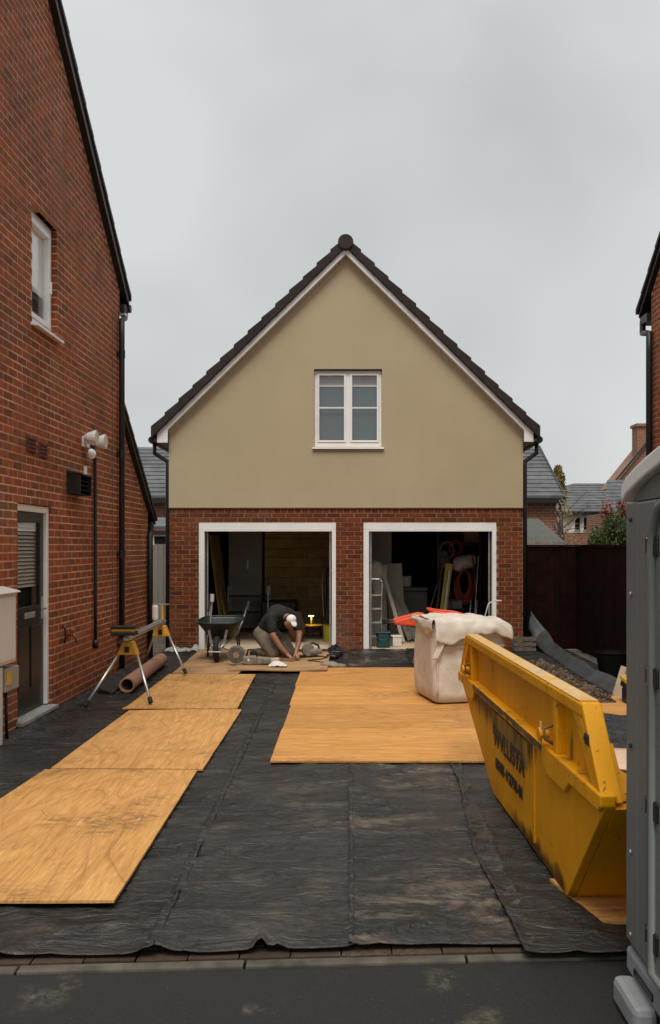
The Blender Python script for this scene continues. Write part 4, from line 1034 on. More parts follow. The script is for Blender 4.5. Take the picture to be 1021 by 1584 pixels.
m = MB(); m.box(9.3,16,39.68,39.9,3.12,3.25); m.build('fascia', BLACKP, wh)
for x in (10.15, 10.55, 12.25):
    m = MB(); m.box(x,x+.28,39.95,39.999,2.42,3.02); wo_ = m.build('window', WHITE, wh)
    m = MB(); m.box(x+.03,x+.25,39.93,39.949,2.46,2.98); m.build('pane', DGLASS, wo_)
m = MB(); m.add([(9.3,39.72,3.24),(10.75,42.5,4.72),(10.75,44.5,4.72),(9.3,47,3.24),(9.4,39.8,3.1),(9.4,47,3.1),(10.8,43.5,4.5)], [(0,1,2,3),(0,3,5,4),(4,5,6)]); m.build('hip', TILEG, wh)
bh = thing('brick_gabled_house', 'distant brick house with steep dark verge and chimney at right', 'house', (0,0,0))
m = MB(); m.box(9.65,16,33.0,36,-.1,2.95); m.build('wall', FARB, bh)
tiled_slope(bh, 9.45, 16, 32.7, 2.95, 35.4, 4.35, TILEG, 9, x0r=10.3)
m = MB(); m.box(9.45,16,32.68,32.9,2.82,2.95); m.build('fascia', BLACKP, bh)
m = MB(); m.prism([(10.75,4.1),(12.15,5.85),(13.4,7.3),(16,4.2)], 'y', 36.1, 38); m.build('gable', FARB, bh)
m = MB(); m.prism([(10.65,4.1),(13.4,7.42),(13.4,7.54),(10.56,4.1)], 'y', 35.95, 36.09); m.build('verge', TILED, bh)
m = MB(); m.box(11.82,12.4,36.3,37,5.3,6.62); ch_ = m.build('chimney', FARB, bh)
m = MB(); m.box(11.76,12.46,36.23,37.07,6.62,6.74); m.build('chimney_cap', FARB, ch_)

# ================================================================== TREES
def leaves(n_, centres, size, seed):
    rnd = random.Random(seed); m = MB()
    for _ in range(n_):
        c, r = rnd.choice(centres)
        d = Vector((rnd.gauss(0,1), rnd.gauss(0,1), rnd.gauss(0,1))).normalized() * (rnd.random()**.45)
        p = Vector(c) + Vector((d.x*r[0], d.y*r[1], d.z*r[2]))
        s = size*rnd.uniform(.6,1.4); e = Euler((rnd.uniform(0,6.3),rnd.uniform(0,6.3),rnd.uniform(0,6.3))).to_matrix()
        q = [p + e @ Vector(k_) for k_ in ((-s,0,0),(0,-s*.45,.15*s),(s,0,0),(0,s*.45,.15*s))]
        m.add(q, [(0,1,2,3)])
    return m
def trunk(pts, rs, limbs):
    m = MB().tube(pts, rs, 7)
    for a, b, r in limbs: m.tube([a, (Vector(a)+Vector(b))/2 + Vector((.05,.03,.06)), b], [r, r*.7, r*.3], 5)
    return m
t1 = thing('yellow_tree', 'slim yellow-leaved tree behind the dark fence near the garage', 'tree', (6.3, 26.5, 0))
trunk([(0,0,-.1),(.05,0,1.6),(0,.05,3.2),(.05,0,3.9)], [.09,.07,.04,.015], [((0,0,2.0),(-.3,0,3.0),.03),((.03,0,2.4),(.35,.1,2.9),.025),((0,0,2.8),(-.1,-.3,3.6),.02),((.02,0,1.9),(.3,-.2,2.3),.02)]).build('trunk', BARK, t1)
cs = [((-.05,0,3.65),(.22,.24,.36)),((.05,0,3.25),(.18,.24,.35)),((-.05,0,3.95),(.12,.12,.18))]
leaves(1100, cs, .055, 1).build('crown', LEAFY[0], t1, fix=False)
leaves(700, cs, .05, 2).build('crown', LEAFY[1], t1, fix=False)
t3 = thing('bare_birch', 'thin pale bare-twigged birch hanging over the lean-to', 'tree', (5.28, 21.8, 0))
rnd = random.Random(5); m = MB().tube([(0,0,-.1),(.0,0,1.5),(-.05,0,2.6)], [.05,.035,.012], 6)
for q in range(26):
    a = Vector((0,0,rnd.uniform(1.2,2.5))); b = a + Vector((rnd.uniform(-.5,.7),rnd.uniform(-.3,.3),rnd.uniform(.1,.6))); c_ = b + Vector((rnd.uniform(-.1,.2),0,-rnd.uniform(.2,.6)))
    m.tube([a,b,c_], [.010,.007,.003], 4)
m.build('trunk', BARK, t3); leaves(420, [((.05,0,2.0),(.36,.3,.7)),((.0,0,2.6),(.22,.25,.4))], .026, 8).build('crown', LEAFY[2], t3, fix=False)
t2 = thing('green_bush', 'dense green shrub topping the dark fence on the right', 'shrub', (6.52, 22.2, -.12))
trunk([(0,0,-.1),(.02,0,1.2),(0,0,2.0)], [.07,.05,.02], [((0,0,1.0),(-.35,0,1.8),.03),((0,0,1.1),(.35,.1,1.9),.03)]).build('trunk', BARK, t2)
cs = [((-.1,0,2.0),(.42,.4,.4)),((.15,0,2.3),(.35,.35,.35)),((-.32,.0,1.85),(.24,.3,.28)),((.4,.1,1.9),(.3,.3,.35)),((.05,0,1.5),(.55,.45,.5))]
for q, k_ in enumerate((2200,2000,1500)): leaves(k_, cs, .042, 20+q).build('crown', LEAFG[q], t2, fix=False)
t4 = thing('red_tipped_shrub', 'red-leaved shrub growing behind the dense green one', 'shrub', (7.05, 23.4, 0))
trunk([(0,0,-.1),(.02,0,1.4),(0,0,2.4)], [.06,.04,.015], [((0,0,1.5),(-.25,0,2.7),.02),((0,0,1.5),(.2,0,2.6),.02)]).build('trunk', BARK, t4)
cs = [((-.22,0,2.55),(.2,.2,.42)),((.18,0,2.65),(.16,.2,.4)),((.0,0,2.1),(.4,.3,.5))]
leaves(700, cs, .045, 31).build('crown', LEAFR, t4, fix=False); leaves(700, [((0,0,2.2),(.38,.3,.5))], .045, 32).build('crown', LEAFG[1], t4, fix=False)

# ================================================================== SKIP
SW = 1.45
skip = thing('builders_skip', 'yellow builders skip with stencilled lettering and grimy sloping ends', 'skip', (1.03, 4.19, .040), .037)
prof = [(0,0),(-.55,.58),(-.25,.955),(2.80,.955),(3.10,.60),(1.77,0)]
low = [(0,0),(-.55,.58),(-.55,.63),(3.09,.63),(3.10,.58),(1.77,0)]
for s, nm in ((0,1),(1,-1)):
    X = lambda t: t if s == 0 else SW - t
    m = MB(); a, b = sorted((X(0), X(.045))); m.prism(low, 'x', a, b); sp_ = m.build('side_panel', SKIPS, skip, bevel=.006)
    m = MB(); a, b = sorted((X(.040), X(.075))); m.prism([(-.53,.60),(-.235,.94),(2.785,.94),(3.07,.60)], 'x', a, b); m.build('upper_side', SKIP, skip)
    # ledge flange
    m = MB(); a, b = sorted((X(-.022), X(.05))); m.prism([(-.555,.585),(-.52,.56),(-.10,.56),(-.02,.50),(.30,.50),(.42,.585),(2.35,.585),(2.45,.50),(2.72,.50),(2.80,.56),(3.09,.56),(3.115,.60),(3.10,.635),(-.56,.635)], 'x', a, b); m.build('ledge', SKIP, skip, bevel=.008)
    # top rim
    m = MB(); a, b = sorted((X(-.012), X(.085))); m.prism([(-.262,.90),(-.262,.962),(2.815,.962),(2.815,.90)], 'x', a, b); m.build('top_rim', SKIP, skip, bevel=.010)
    m = MB(); a, b = sorted((X(-.006), X(.080))); m.prism([(-.22,.9635),(-.22,.968),(2.78,.968),(2.78,.9635)], 'x', a, b); m.build('rim_wear', RIM, skip)
    # sloping end rims
    for (p, q) in (((-.555,.60),(-.262,.965)), ((3.115,.60),(2.815,.965))):
        d = 1 if p[0] < 1 else -1
        m = MB(); a, b = sorted((X(-.010), X(.080))); m.prism([p, q, (q[0]+d*.05,q[1]-.005), (p[0]+d*.05,p[1])], 'x', a, b); m.build('end_rim', SKIP, skip, bevel=.008)
        m = MB(); a, b = sorted((X(-.008), X(.045))); m.prism([(p[0]+d*.045,.63),(q[0]+d*.035,q[1]-.055),(q[0]+d*.155,q[1]-.055),(p[0]+d*.155,.63)], 'x', a, b); m.build('end_web', SKIP, skip, bevel=.006)
    for yv in (.20, 2.60):
        m = MB(); a, b = sorted((X(-.006), X(.045))); m.box(a, b, yv-.03, yv+.03, .634, .90); m.build('rib', SKIP, skip, bevel=.006)
    for yv in (.33, 2.70):
        lm = MB(); m_ = X(-.07); lm.tube([(X(.0),yv,.70),(X(-.045),yv,.70)], .022, 12); lm.tube([(X(-.045),yv,.70),(X(-.055),yv,.70)], .034, 12)
        lg = lm.build('lifting_lug', SKIP, skip)
        gd = MB(); gd.tube([(X(.03),yv-.075,.65),(X(-.035),yv-.07,.69),(X(-.045),yv-.07,.745),(X(.03),yv-.07,.765)], .009, 6); gd.build('lug_guard', GRIME, lg, smooth=True)
        gd = MB(); gd.tube([(X(-.028),yv+.05,.64),(X(-.028),yv+.05,.755)], .007, 6); gd.build('lug_pin', RIM, lg)
# weld ribs on the near side panel
for yv in (.62,):
    m = MB(); m.box(-.006,.001,yv-.015,yv+.015,.05,.58); m.build('side_rib', SKIP, skip)
m = MB(); m.prism([(-.552,.575),(0.002,.0),(.03,.02),(-.52,.59)], 'x', .046, SW-.046); m.build('near_end_panel', SKIP, skip)
m = MB(); m.box(.046, SW-.046, 0.0, 1.77, .002, .02); m.build('floor', GRIME, skip)
m = MB(); m.prism([(1.74,.0),(2.14,.15),(2.12,.17),(1.72,.02)], 'x', .046, SW-.046); m.build('lowered_far_end', SKIP, skip)
m = MB(); m.box(.10, SW-.10, -.60, -.50, .575, .63); m.build('near_lip', SKIP, skip, bevel=.015)
m = MB(); m.box(.10, SW-.10, -.575, -.55, .515, .574); m.build('lip_flange', GRIME, skip)
m = MB(); m.prism([(-.52,.60),(-.30,.60),(-.30,.635),(-.30,.77),(-.34,.80)], 'x', .080, .105); m.build('corner_gusset', SKIP, skip)
m = MB(); m.add([(.10,-.50,.628),(.26,-.50,.628),(.10,-.30,.70),(.10,-.50,.60),(.26,-.50,.60),(.10,-.30,.66)], [(0,1,2),(5,4,3),(0,3,4,1),(1,4,5,2),(2,5,3,0)]); m.build('corner_plate', SKIP, skip)
# grime lying under the ledge, the old sign and the lettering
def blob_strip(name, y0, y1_, z0, z1, mat, x=-.0035, seed=1, par=skip):
    m = MB(); N_ = 40
    top = [(y0+(y1_-y0)*i/N_, z1) for i in range(N_+1)]
    bot = [(y0+(y1_-y0)*i/N_, z0 + (z1-z0)*(.15+.75*abs(nz3(i*.31, seed)))) for i in range(N_+1)]
    for i in range(N_): m.add([(x,)+bot[i], (x,)+bot[i+1], (x,)+top[i+1], (x,)+top[i], (x+.003,)+bot[i], (x+.003,)+bot[i+1], (x+.003,)+top[i+1], (x+.003,)+top[i]], [(0,3,2,1),(4,5,6,7),(0,1,5,4),(3,7,6,2)])
    return m.build(name, mat, par)
blob_strip('ledge_grime', .40, 2.40, .588, .634, GRIME, x=-.0255, seed=6)
m = MB(); m.box(-.004,.0,.78,1.76,.40,.56); m.build('old_sign', PATCH, skip)
def text_mesh(name, body, mat, size, squeeze, yfar, z, x, par):
    cu = bpy.data.curves.new('t', 'FONT'); cu.body = body; cu.size = size; cu.extrude = .001; cu.offset = .004
    to = bpy.data.objects.new('t', cu); COL.objects.link(to); bpy.context.view_layer.update()
    me = bpy.data.meshes.new_from_object(to.evaluated_get(bpy.context.evaluated_depsgraph_get()))
    bpy.data.objects.remove(to); bpy.data.curves.remove(cu)
    M_ = Matrix(((0,0,-1,x),(-squeeze,0,0,yfar),(0,1,0,z),(0,0,0,1)))
    me.transform(M_); me.materials.clear(); me.materials.append(mat)
    o = bpy.data.objects.new(name, me); COL.objects.link(o); o.parent = par; return o
text_mesh('lettering', 'WVLLISTA', STENCIL, .17, 1.12, 1.72, .345, -.0065, skip)
text_mesh('phone_lettering', '00805 462790-01', STENCIL, .098, 1.12, 1.66, .200, -.0045, skip)
text_mesh('rim_lettering', '401', STENCIL, .06, .9, -.30, .80, -.0115, skip)
# things in the skip
def skip_w(x, y, z): return skip.matrix_basis @ Vector((x, y, z)) if False else Matrix.Translation((1.03,4.19,.040)) @ Matrix.Rotation(.037,4,'Z') @ Vector((x,y,z))
def sheet_thing(name, label, cat, fn, nu, nv, mat, th=.006):
    m = MB().grid(lambda u, v: skip_w(*fn(u, v)), nu, nv); o = m.build(name, mat, smooth=True, fix=False)
    s = o.modifiers.new('solid', 'SOLIDIFY'); s.thickness = th
    return tag(o, label, cat)
sheet_thing('cardboard_sheet', 'pale flattened cardboard lying in the far end of the skip', 'cardboard', lambda u, v: (.15+1.15*u, 1.25+.85*v, .17+.05*v+.01*math.sin(5*u)+.015*nz3(u*3,v*3)), 16, 12, CARDP)
sheet_thing('cardboard_flap', 'dark brown cardboard leaning inside the near end of the skip', 'cardboard', lambda u, v: (.13+1.0*u, -.20+.55*v, .66-.20*u*.9-.42*v+.02*math.sin(3*u)), 10, 10, CARD)
m = MB(); m.tube([skip_w(.12+.05*i, 1.02+.012*math.sin(i), .20+.02*math.sin(i*.8)) for i in range(25)], [.03+.012*math.sin(i*1.3) for i in range(25)], 8); tag(m.build('plastic_roll', WHITES, smooth=True), 'crumpled white plastic wrap lying in the skip', 'plastic wrap')
# wrinkled wet plastic on the ground beyond the skip
m = MB().grid(lambda u, v: (1.85+1.7*u, 6.98+1.66*v, .050 + .035*abs(nz3(u*2.2, v*7, 1)) + .018*nz3(u*7, v*16, 2)), 60, 60)
o = m.build('plastic_sheet', MEMW, smooth=True, fix=False); tag(o, 'shiny crumpled black plastic sheet beyond the skip', 'plastic sheet')

# ================================================================== PORTABLE TOILET
pt = thing('portable_toilet', 'grey plastic portable toilet at the right edge, pale roof rim', 'portable toilet', (1.075, 0, 0))
Y0, Y1 = 2.28, 3.40
m = MB(); m.box(0, 1.15, Y0, Y1, .16, 1.87); m.build('body', GREYT, pt, bevel=.02)
m = MB(); m.prism([(Y0,1.871),(Y0+.25,1.95),(Y0+.56,1.98),(Y1-.25,1.95),(Y1,1.871)], 'x', .01, 1.14); m.build('gable', GREYT, pt)
arc = [(Y1+.035,1.868),(Y1+.014,1.880),(Y1-.02,1.898),(Y1-.12,1.925),(Y1-.25,1.955),(Y1-.40,1.982),(Y1-.56,1.995)]
arc += [(Y0+Y1-a, b) for a, b in arc[-2::-1]]
inn = [(a, b+.065) for a, b in arc]
m = MB(); m.prism(arc + inn[::-1], 'x', -.022, 1.2); m.build('roof', GREYR, pt, bevel=.008)
m = MB(); m.box(-.014, .0, Y1-.14, Y1-.005, .20, 1.865); m.build('corner_post', GREYT, pt, bevel=.01)
m = MB(); m.box(-.014, .0, Y1-.325, Y1-.143, .20, 1.862); m.build('jamb', GREYT, pt, bevel=.01)
dp_ = [(Y0+.14,.22),(Y1-.335,.22),(Y1-.335,1.70),(Y1-.355,1.77),(Y1-.41,1.83),(Y1-.50,1.86),(Y0+.3,1.86),(Y0+.14,1.70)]
m = MB(); m.prism(dp_, 'x', -.020, .0); dr = m.build('door', GREYT, pt, bevel=.012)
m = MB(); pts = [(-.025, a, b) for a, b in dp_]; m.tube(pts, .020, 8, closed=True); m.build('door_moulding', GREYT, dr, smooth=True)
for z in (1.70, 1.245, .785, .33):
    m = MB(); m.box(-.030,-.015,Y1-.385,Y1-.265,z-.036,z+.036); hg = m.build('hinge', BLACKP, pt, bevel=.012)
    m = MB(); m.tube([(-.031,Y1-.33,z-.040),(-.031,Y1-.33,z+.040)], .010, 8); m.build('pin', BLACKP, hg)
    for dz in (-.028,.028):
        m = MB(); m.ell((-.031,Y1-.295,z+dz),(.003,.005,.005),n=8,m=4); m.build('bolt', STEEL, hg)
for z in (1.80, 1.52, .95, .55, .24):
    m = MB(); m.ell((-.019,Y1-.075,z),(.006,.010,.010),n=8,m=5); m.build('rivet', BLACKP if z in (1.80,.95) else STEEL, pt)
m = MB(); m.box(-.01, 1.16, Y0-.02, Y1+.01, .07, .165); m.build('base', GREYF, pt, bevel=.015)
m = MB(); m.box(-.085, .0, Y1-.33, Y1-.06, -.018, .088); m.build('skid_foot', GREYF, pt, bevel=.025)
m = MB(); m.box(.02, 1.1, Y1-.34, Y1-.05, -.018, .07); m.build('skid_rail', GREYF, pt, bevel=.01)
m = MB(); m.box(.02, 1.1, Y0+.05, Y0+.3, -.018, .07); m.build('skid_rail', GREYF, pt, bevel=.01)
m = MB(); m.box(-.016,-.011,Y1-.30,Y1-.10,.10,.125); m.build('drain_slot', BLACKP, pt)

# ================================================================== BULK BAG
bag = thing('bulk_bag', 'white woven bulk bag with slumped flaps on the crosswise plywood', 'bulk bag', (.865, 9.20, .056), R(12))
bag.scale = (.88, .86, 1.06)
m = MB(); N_ = 26
def bagpt(u, v, side):
    # superellipse cross-section with bulge and slump
    a = 2*math.pi*u; ca, sa = math.cos(a), math.sin(a); e = .20
    cx_, cy_ = math.copysign(abs(ca)**e, ca), math.copysign(abs(sa)**e, sa)
    w = .465*(.965+.035*math.sin(math.pi*min(1, v*1.1+.05)))
    if v < .10: w *= .90+.1*(v/.10)**.5
    wr = 1 + .014*nz3(ca*1.6, sa*1.6, v*3) + .014*(1-abs(nz3(ca*2.6, sa*2.6, v*4+3)))**8
    x = .475 + cx_*w*wr; y = .475 + cy_*w*wr
    z = v*(.785 + .03*nz3(x*2, y*2, 3)+ .015*math.sin(a+1))
    return (x, y, z)
m.grid(lambda u, v: bagpt(u % 1.0, v, 0), 96, 34)
top = [bagpt(i/96, 1, 0) for i in range(96)]
c0 = (.475,.475,.74)
m.add(top + [c0], [(i, (i+1) % 96, 96) for i in range(96)])
bo = m.build('bag_body', BAG, bag, smooth=True)
def flap(name, fn, nu=24, nv=14):
    o = MB().grid(fn, nu, nv).build(name, BAG, bag, smooth=True, fix=False); s = o.modifiers.new('s', 'SOLIDIFY'); s.thickness = .006; return o
# top cover folded over the front, drooping to a point on the right
def fl1(u, v):
    x = .012 + .945*u
    dr = .17 + .07*abs(math.sin(u*4.2+.6)) + .04*nz3(u*7, 2.0) - .10*u
    if v < .62:
        t = v/.62; y = .95 - .99*t; z = .815 + .02*math.sin(math.pi*t)*math.sin(math.pi*min(1,u*1.2)) + .018*nz3(x*3, y*3, 2) + .016*(1-abs(nz3(x*4, y*3.5, 5)))**7
    else:
        t = (v-.62)/.38; y = -.04 - .045*math.sin(t*2.2) + .020*nz3(x*8, t*2, 1); z = .815 + .016*(1-abs(nz3(x*4, -.14, 5)))**7 + .018*nz3(x*3, -.12, 2) - dr*t
    k_ = max(0, (u-.86)/.14)
    return (x + .02*k_, y, z - .06*k_*k_)
flap('top_flap', fl1, 40, 30)
flap('side_flap', lambda u, v: (-.004 - .02*math.sin(3*v) + .008*nz3(u*7, v*3), .0+.92*u, .82 - (.10+.05*math.sin(6*u))*v + .02*nz3(u*5, 3)))
flap('hem_fold', lambda u, v: (.02 + .05*math.sin(v*4) + .07*u, -.030-.035*u*math.sin(v*3.1), .80 - .36*v), 8, 18)
for xx in (.06,):
    m = MB(); m.tube([(xx, .0, .06+.70*t) for t in [q/8 for q in range(9)]], .009, 6); m.build('seam', BAG, bag, smooth=True)
m = MB(); m.tube([(.08,-.004,.56),(.5,-.010,.555),(.90,-.004,.56)], .007, 6); m.build('seam', BAG, bag)
for (p0, p1, p2) in (((.92,.75,.78),(.96,.70,.94),(1.12,.66,.97)),):
    m = MB(); m.tube([p0, p1, ((p1[0]+p2[0])/2, p1[1], p2[2]+.005), p2], .009, 6); m.build('lifting_loop', BAG, bag, smooth=True)

# ================================================================== ORANGE BARROW behind the bag
ob = thing('orange_barrow', 'orange plastic barrow with black handles behind the bulk bag', 'barrow', (1.10, 12.1, .07))
def tray(u, v):
    a = 2*math.pi*u; ca, sa = math.cos(a), math.sin(a)
    cx_, cy_ = math.copysign(abs(ca)**.6, ca), math.copysign(abs(sa)**.6, sa)
    k_ = .55 + .45*v
    return (.24 + cx_*.27*k_ , cy_*.30*k_, .46 + .26*v - .05*v*ca)
tr_ = MB().grid(lambda u, v: tray(u % 1.0, v), 40, 8); bt_ = [tray(i/40, 0) for i in range(40)]; tr_.add(bt_, [tuple(range(40))])
o = tr_.build('tray', ORANGE, ob, smooth=True); s = o.modifiers.new('s', 'SOLIDIFY'); s.thickness = .012
m = MB(); m.tube([tray(i/40, 1) for i in range(40)], .018, 8, closed=True); m.build('rim', ORANGE, ob, smooth=True)
m = MB()
m.prism([(-.50,.625),(-.16,.715),(-.06,.70),(.06,.44),(-.04,.42),(-.14,.55),(-.50,.575)], 'y', -.24, -.14); m.build('handle_cover', ORANGE, ob, bevel=.02)
m = MB(); m.prism([(-.50,.625),(-.16,.715),(-.06,.70),(.06,.44),(-.04,.42),(-.14,.55),(-.50,.575)], 'y', .14, .24); m.build('handle_cover', ORANGE, ob, bevel=.02)
for yv in (-.19,.19):
    m = MB(); m.tube([(-.66,yv,.595),(-.5,yv,.60),(.3,yv,.46),(.62,yv*.3,.20)], .016, 8); m.build('handle', BLACKP, ob, smooth=True)
    m = MB(); m.tube([(-.10,yv,.50),(-.22,yv,.0)], .014, 8); m.build('leg', STEEL, ob)
m = MB(); m.tube([(-.02,-.20,.62),(.02,-.30,.68),(.10,-.31,.66)], .014, 8); m.build('stay', WHITES, ob, smooth=True)
m = MB(); m.lathe([(.05,-.045),(.17,-.05),(.185,0),(.17,.05),(.05,.045)], (.62,0,.185), 20, 'y'); m.build('wheel', RUBBER, ob)

# ================================================================== GREEN WHEELBARROW
wb = thing('wheelbarrow', 'dark green wheelbarrow with front wheel towards the street', 'wheelbarrow', (-1.90, 12.75, .046))
def tray2(u, v):
    a = 2*math.pi*u; ca, sa = math.cos(a), math.sin(a)
    cx_, cy_ = math.copysign(abs(ca)**.45, ca), math.copysign(abs(sa)**.45, sa)
    k_ = .55 + .45*v
    return (cx_*(.15+.17*v) , .38 + cy_*(.24+.19*v) - .08*v, .30 + .27*v + .02*v*sa)
m = MB().grid(lambda u, v: tray2(u % 1.0, v), 48, 8); m.add([tray2(i/48, 0) for i in range(48)], [tuple(range(48))])
o = m.build('tray', BARROW, wb, smooth=True); s = o.modifiers.new('s', 'SOLIDIFY'); s.thickness = .006
m = MB(); m.tube([tray2(i/48, 1) for i in range(48)], .013, 8, closed=True); m.build('rim', BARROW, wb, smooth=True)
for s in (-1, 1):
    m = MB(); m.tube([(s*.05,-.10,.20),(s*.13,.1,.27),(s*.20,.6,.33),(s*.25,.85,.50),(s*.30,1.15,.74)], .014, 8); m.build('handle', STEEL, wb, smooth=True)
    m = MB(); m.tube([(s*.30,1.02,.65),(s*.31,1.18,.78)], .02, 8); m.build('grip', RUBBER, wb)
    m = MB(); m.tube([(s*.21,.45,.32),(s*.24,.52,.0),(s*.24,.62,.0),(s*.21,.70,.40)], .012, 8); m.build('leg', BLACKP, wb, smooth=True)
    m = MB(); m.tube([(s*.06,-.1,.2),(s*.24,.5,.06)], .008, 6); m.build('brace', STEEL, wb)
    m = MB(); m.bar((s*.075,-.02,.19),(s*.13,-.02,.45),.035,.006,(0,1,0)); m.build('tray_support', STEEL, wb)
m = MB(); m.lathe([(.04,-.04),(.145,-.042),(.175,-.03),(.185,0),(.175,.03),(.145,.042),(.04,.04)], (0,-.10,.185), 24, 'x'); wh_ = m.build('wheel', RUBBER, wb)
m = MB(); m.lathe([(.001,-.05),(.12,-.045),(.12,.045),(.001,.05)], (0,-.10,.185), 20, 'x'); m.build('hub', STEEL, wh_)
m = MB(); m.tube([(-.085,-.1,.185),(-.085,-.28,.16),(.085,-.28,.16),(.085,-.1,.185)], .010, 6); m.build('wheel_guard', STEEL, wb)
hm = MB(); hm.tube([(-2.10,13.25,.38),(-2.04,13.1,.90)], .012, 6); hm.lathe([(.03,0),(.03,.11)], (-2.04,13.1,.88), 10); tag(hm.build('foam_canister', WHITES), 'pale grey canister standing in the wheelbarrow tray', 'canister')

# ================================================================== SAW STAND
ss = thing('saw_stand', 'folding aluminium saw stand with yellow brackets and splayed legs', 'saw stand', (0,0,-.095))
A, B = Vector((-2.40, 9.45, .80)), Vector((-2.47, 11.75, .80))
m = MB(); m.bar(A, B, .065, .040); m.bar(A+Vector((0,0,.030)), B+Vector((0,0,.030)), .03, .016); m.build('beam', ALU, ss, bevel=.008)
for P, feet, sgn in ((Vector((-2.405,9.60,.76)), (Vector((-2.76,9.22,0.13)), Vector((-2.07,9.20,0.17))), -1), (Vector((-2.462,11.55,.76)), (Vector((-2.86,12.2,0.13)), Vector((-2.10,11.32,0.17))), 1)):
    m = MB(); m.prism([(P.x-.055,P.z+.0),(P.x-.115,P.z-.14),(P.x+.115,P.z-.14),(P.x+.06,P.z+.0)], 'y', P.y-.06, P.y+.06); br = m.build('leg_bracket', TOOLY, ss, bevel=.012)
    m = MB(); m.box(P.x-.025,P.x+.025,P.y-.072,P.y-.061,P.z-.11,P.z-.05); m.build('catch', BLACKP, br)
    for f_ in feet:
        t = P + Vector(((-.085 if f_.x < P.x else .085), 0, -.11))
        m = MB(); m.tube([t, f_], .0155, 10); lg = m.build('leg', ALU, ss, smooth=True)
        m = MB(); d = (f_-t).normalized(); m.tube([f_-d*.06, f_+d*.002], .024, 10); m.build('foot', RUBBER, lg)
mh = MB(); P = Vector((-2.41, 9.45, .83)); mh.box(P.x-.13,P.x+.13,P.y-.07,P.y+.09,.845,.885); mh.build('saw_mount', BLACKP, ss, bevel=.008)
m = MB(); m.box(P.x-.12,P.x+.12,P.y-.06,P.y+.08,.888,.915); m.build('mount_plate', TOOLY, ss, bevel=.006)
m = MB(); m.box(P.x-.13,P.x+.14,P.y-.075,P.y+.03,.917,.948); m.build('mount_top', BLACKP, ss, bevel=.006)
m = MB(); m.tube([(P.x-.02,P.y-.05,.80),(P.x-.02,P.y-.16,.76)], .02, 8); m.build('clamp_knob', BLACKP, ss)
m = MB(); m.bar((-2.468,11.66,.80),(-2.468,11.66,1.02),.045,.03); m.build('end_stop', TOOLY, ss)
m = MB(); m.bar((-2.60,11.66,1.03),(-2.38,11.66,1.03),.04,.012); m.build('work_support', ALU, ss)
sc2 = MB(); sc2.lathe([(.035,0),(.04,.02),(.04,.17),(.03,.19)], (-2.52,11.45,.747), 14); tag(sc2.build('sealant_can', WHITES), 'white can standing on the far end of the saw stand', 'can')
# cardboard roll and lead flashing by the wall
m = MB(); p, q = Vector((-2.56,10.15,.105)), Vector((-2.66,12.45,.105)); N_ = 20
d = (q-p).normalized(); u_ = Vector((0,0,1)); w_ = d.cross(u_)
vs = []; fs = []
for k_, (e, r_) in enumerate(((p,.088),(q,.088),(q,.070),(p,.070))):
    for j in range(N_): a = 2*math.pi*j/N_; vs.append(e + (u_*math.cos(a)+w_*math.sin(a))*r_)
for k_ in range(4):
    for j in range(N_): fs.append((k_*N_+j, k_*N_+(j+1)%N_, ((k_+1)%4)*N_+(j+1)%N_, ((k_+1)%4)*N_+j))
tag(m.add(vs, fs).build('cardboard_tube', simple('pink_card', (.36,.19,.125), .85, .15, 6), smooth=False), 'long brown cardboard tube lying by the left wall', 'tube')
o = MB().grid(lambda u, v: (-2.70-.20*u-.03*v, 10.0+2.0*v, .030+.10*u+.02*nz3(u*3,v*9)), 10, 40).build('plastic_offcut', MEMW, smooth=True, fix=False); tag(o, 'crumpled grey plastic offcut behind the cardboard tube', 'plastic offcut')

# ================================================================== WORKER
wk = thing('person', 'worker in black t-shirt, dusty trousers and white cap kneeling and bending over', 'person', (-1.12, 12.98, .066), 0)
F = Vector((.66,-.75,0)).normalized(); Lf = Vector((-F.y, F.x, 0))
def J(f, l, z): return F*f + Lf*l + Vector((0,0,z))
def body_chain(m, pts, rs, n=12): m.caps([J(*p) for p in pts], rs, n)
m = MB()
body_chain(m, [(-.20,0,.36),(-.08,0,.50),(.10,0,.62),(.22,0,.64),(.31,0,.62),(.36,0,.58)], [.125,.125,.140,.11,.06,.055])
m.ell(J(.40,0,.545), (.078,.078,.112), (R(0), R(35), math.atan2(F.y, F.x)), n=18, m=12)
hd_rot = (0, R(55), math.atan2(F.y, F.x))
m.ell(J(.475,0,.515), (.018,.014,.025), hd_rot); m.ell(J(.40,.078,.53), (.02,.012,.03)); m.ell(J(.40,-.078,.53), (.02,.012,.03))
for s in (-1, 1):
    body_chain(m, [(.20,s*.12,.635),(.22,s*.20,.60),(.31,s*.235,.36),(.38,s*.16,.20),(.43,s*.08,.10)], [.085,.068,.048,.040,.028])
    m.ell(J(.455,s*.065,.075), (.042,.038,.020), (0,0,math.atan2(F.y,F.x)))
    for q in range(4):
        o_ = (-.024+.016*q)
        body_chain(m, [(.475,s*(.065)+o_,.072),(.505+.006*(q in (1,2)),s*.062+o_,.055),(.512+.008*(q in (1,2)),s*.060+o_,.030)], [.0095,.009,.008], 6)
    body_chain(m, [(.445,s*.03,.075),(.47,s*.015,.055),(.485,s*.012,.035)], [.011,.010,.008], 6)
    body_chain(m, [(-.18,s*.09,.34),(.14,s*.15,.13),(.20,s*.15,.075),(-.02,s*.14,.075),(-.26,s*.13,.075)], [.105,.075,.062,.052,.04])
    body_chain(m, [(-.26,s*.13,.07),(-.33,s*.13,.035)], [.042,.035], 8)
remesh(m.build('body', SKIN, wk), .008, 2)
m = MB()
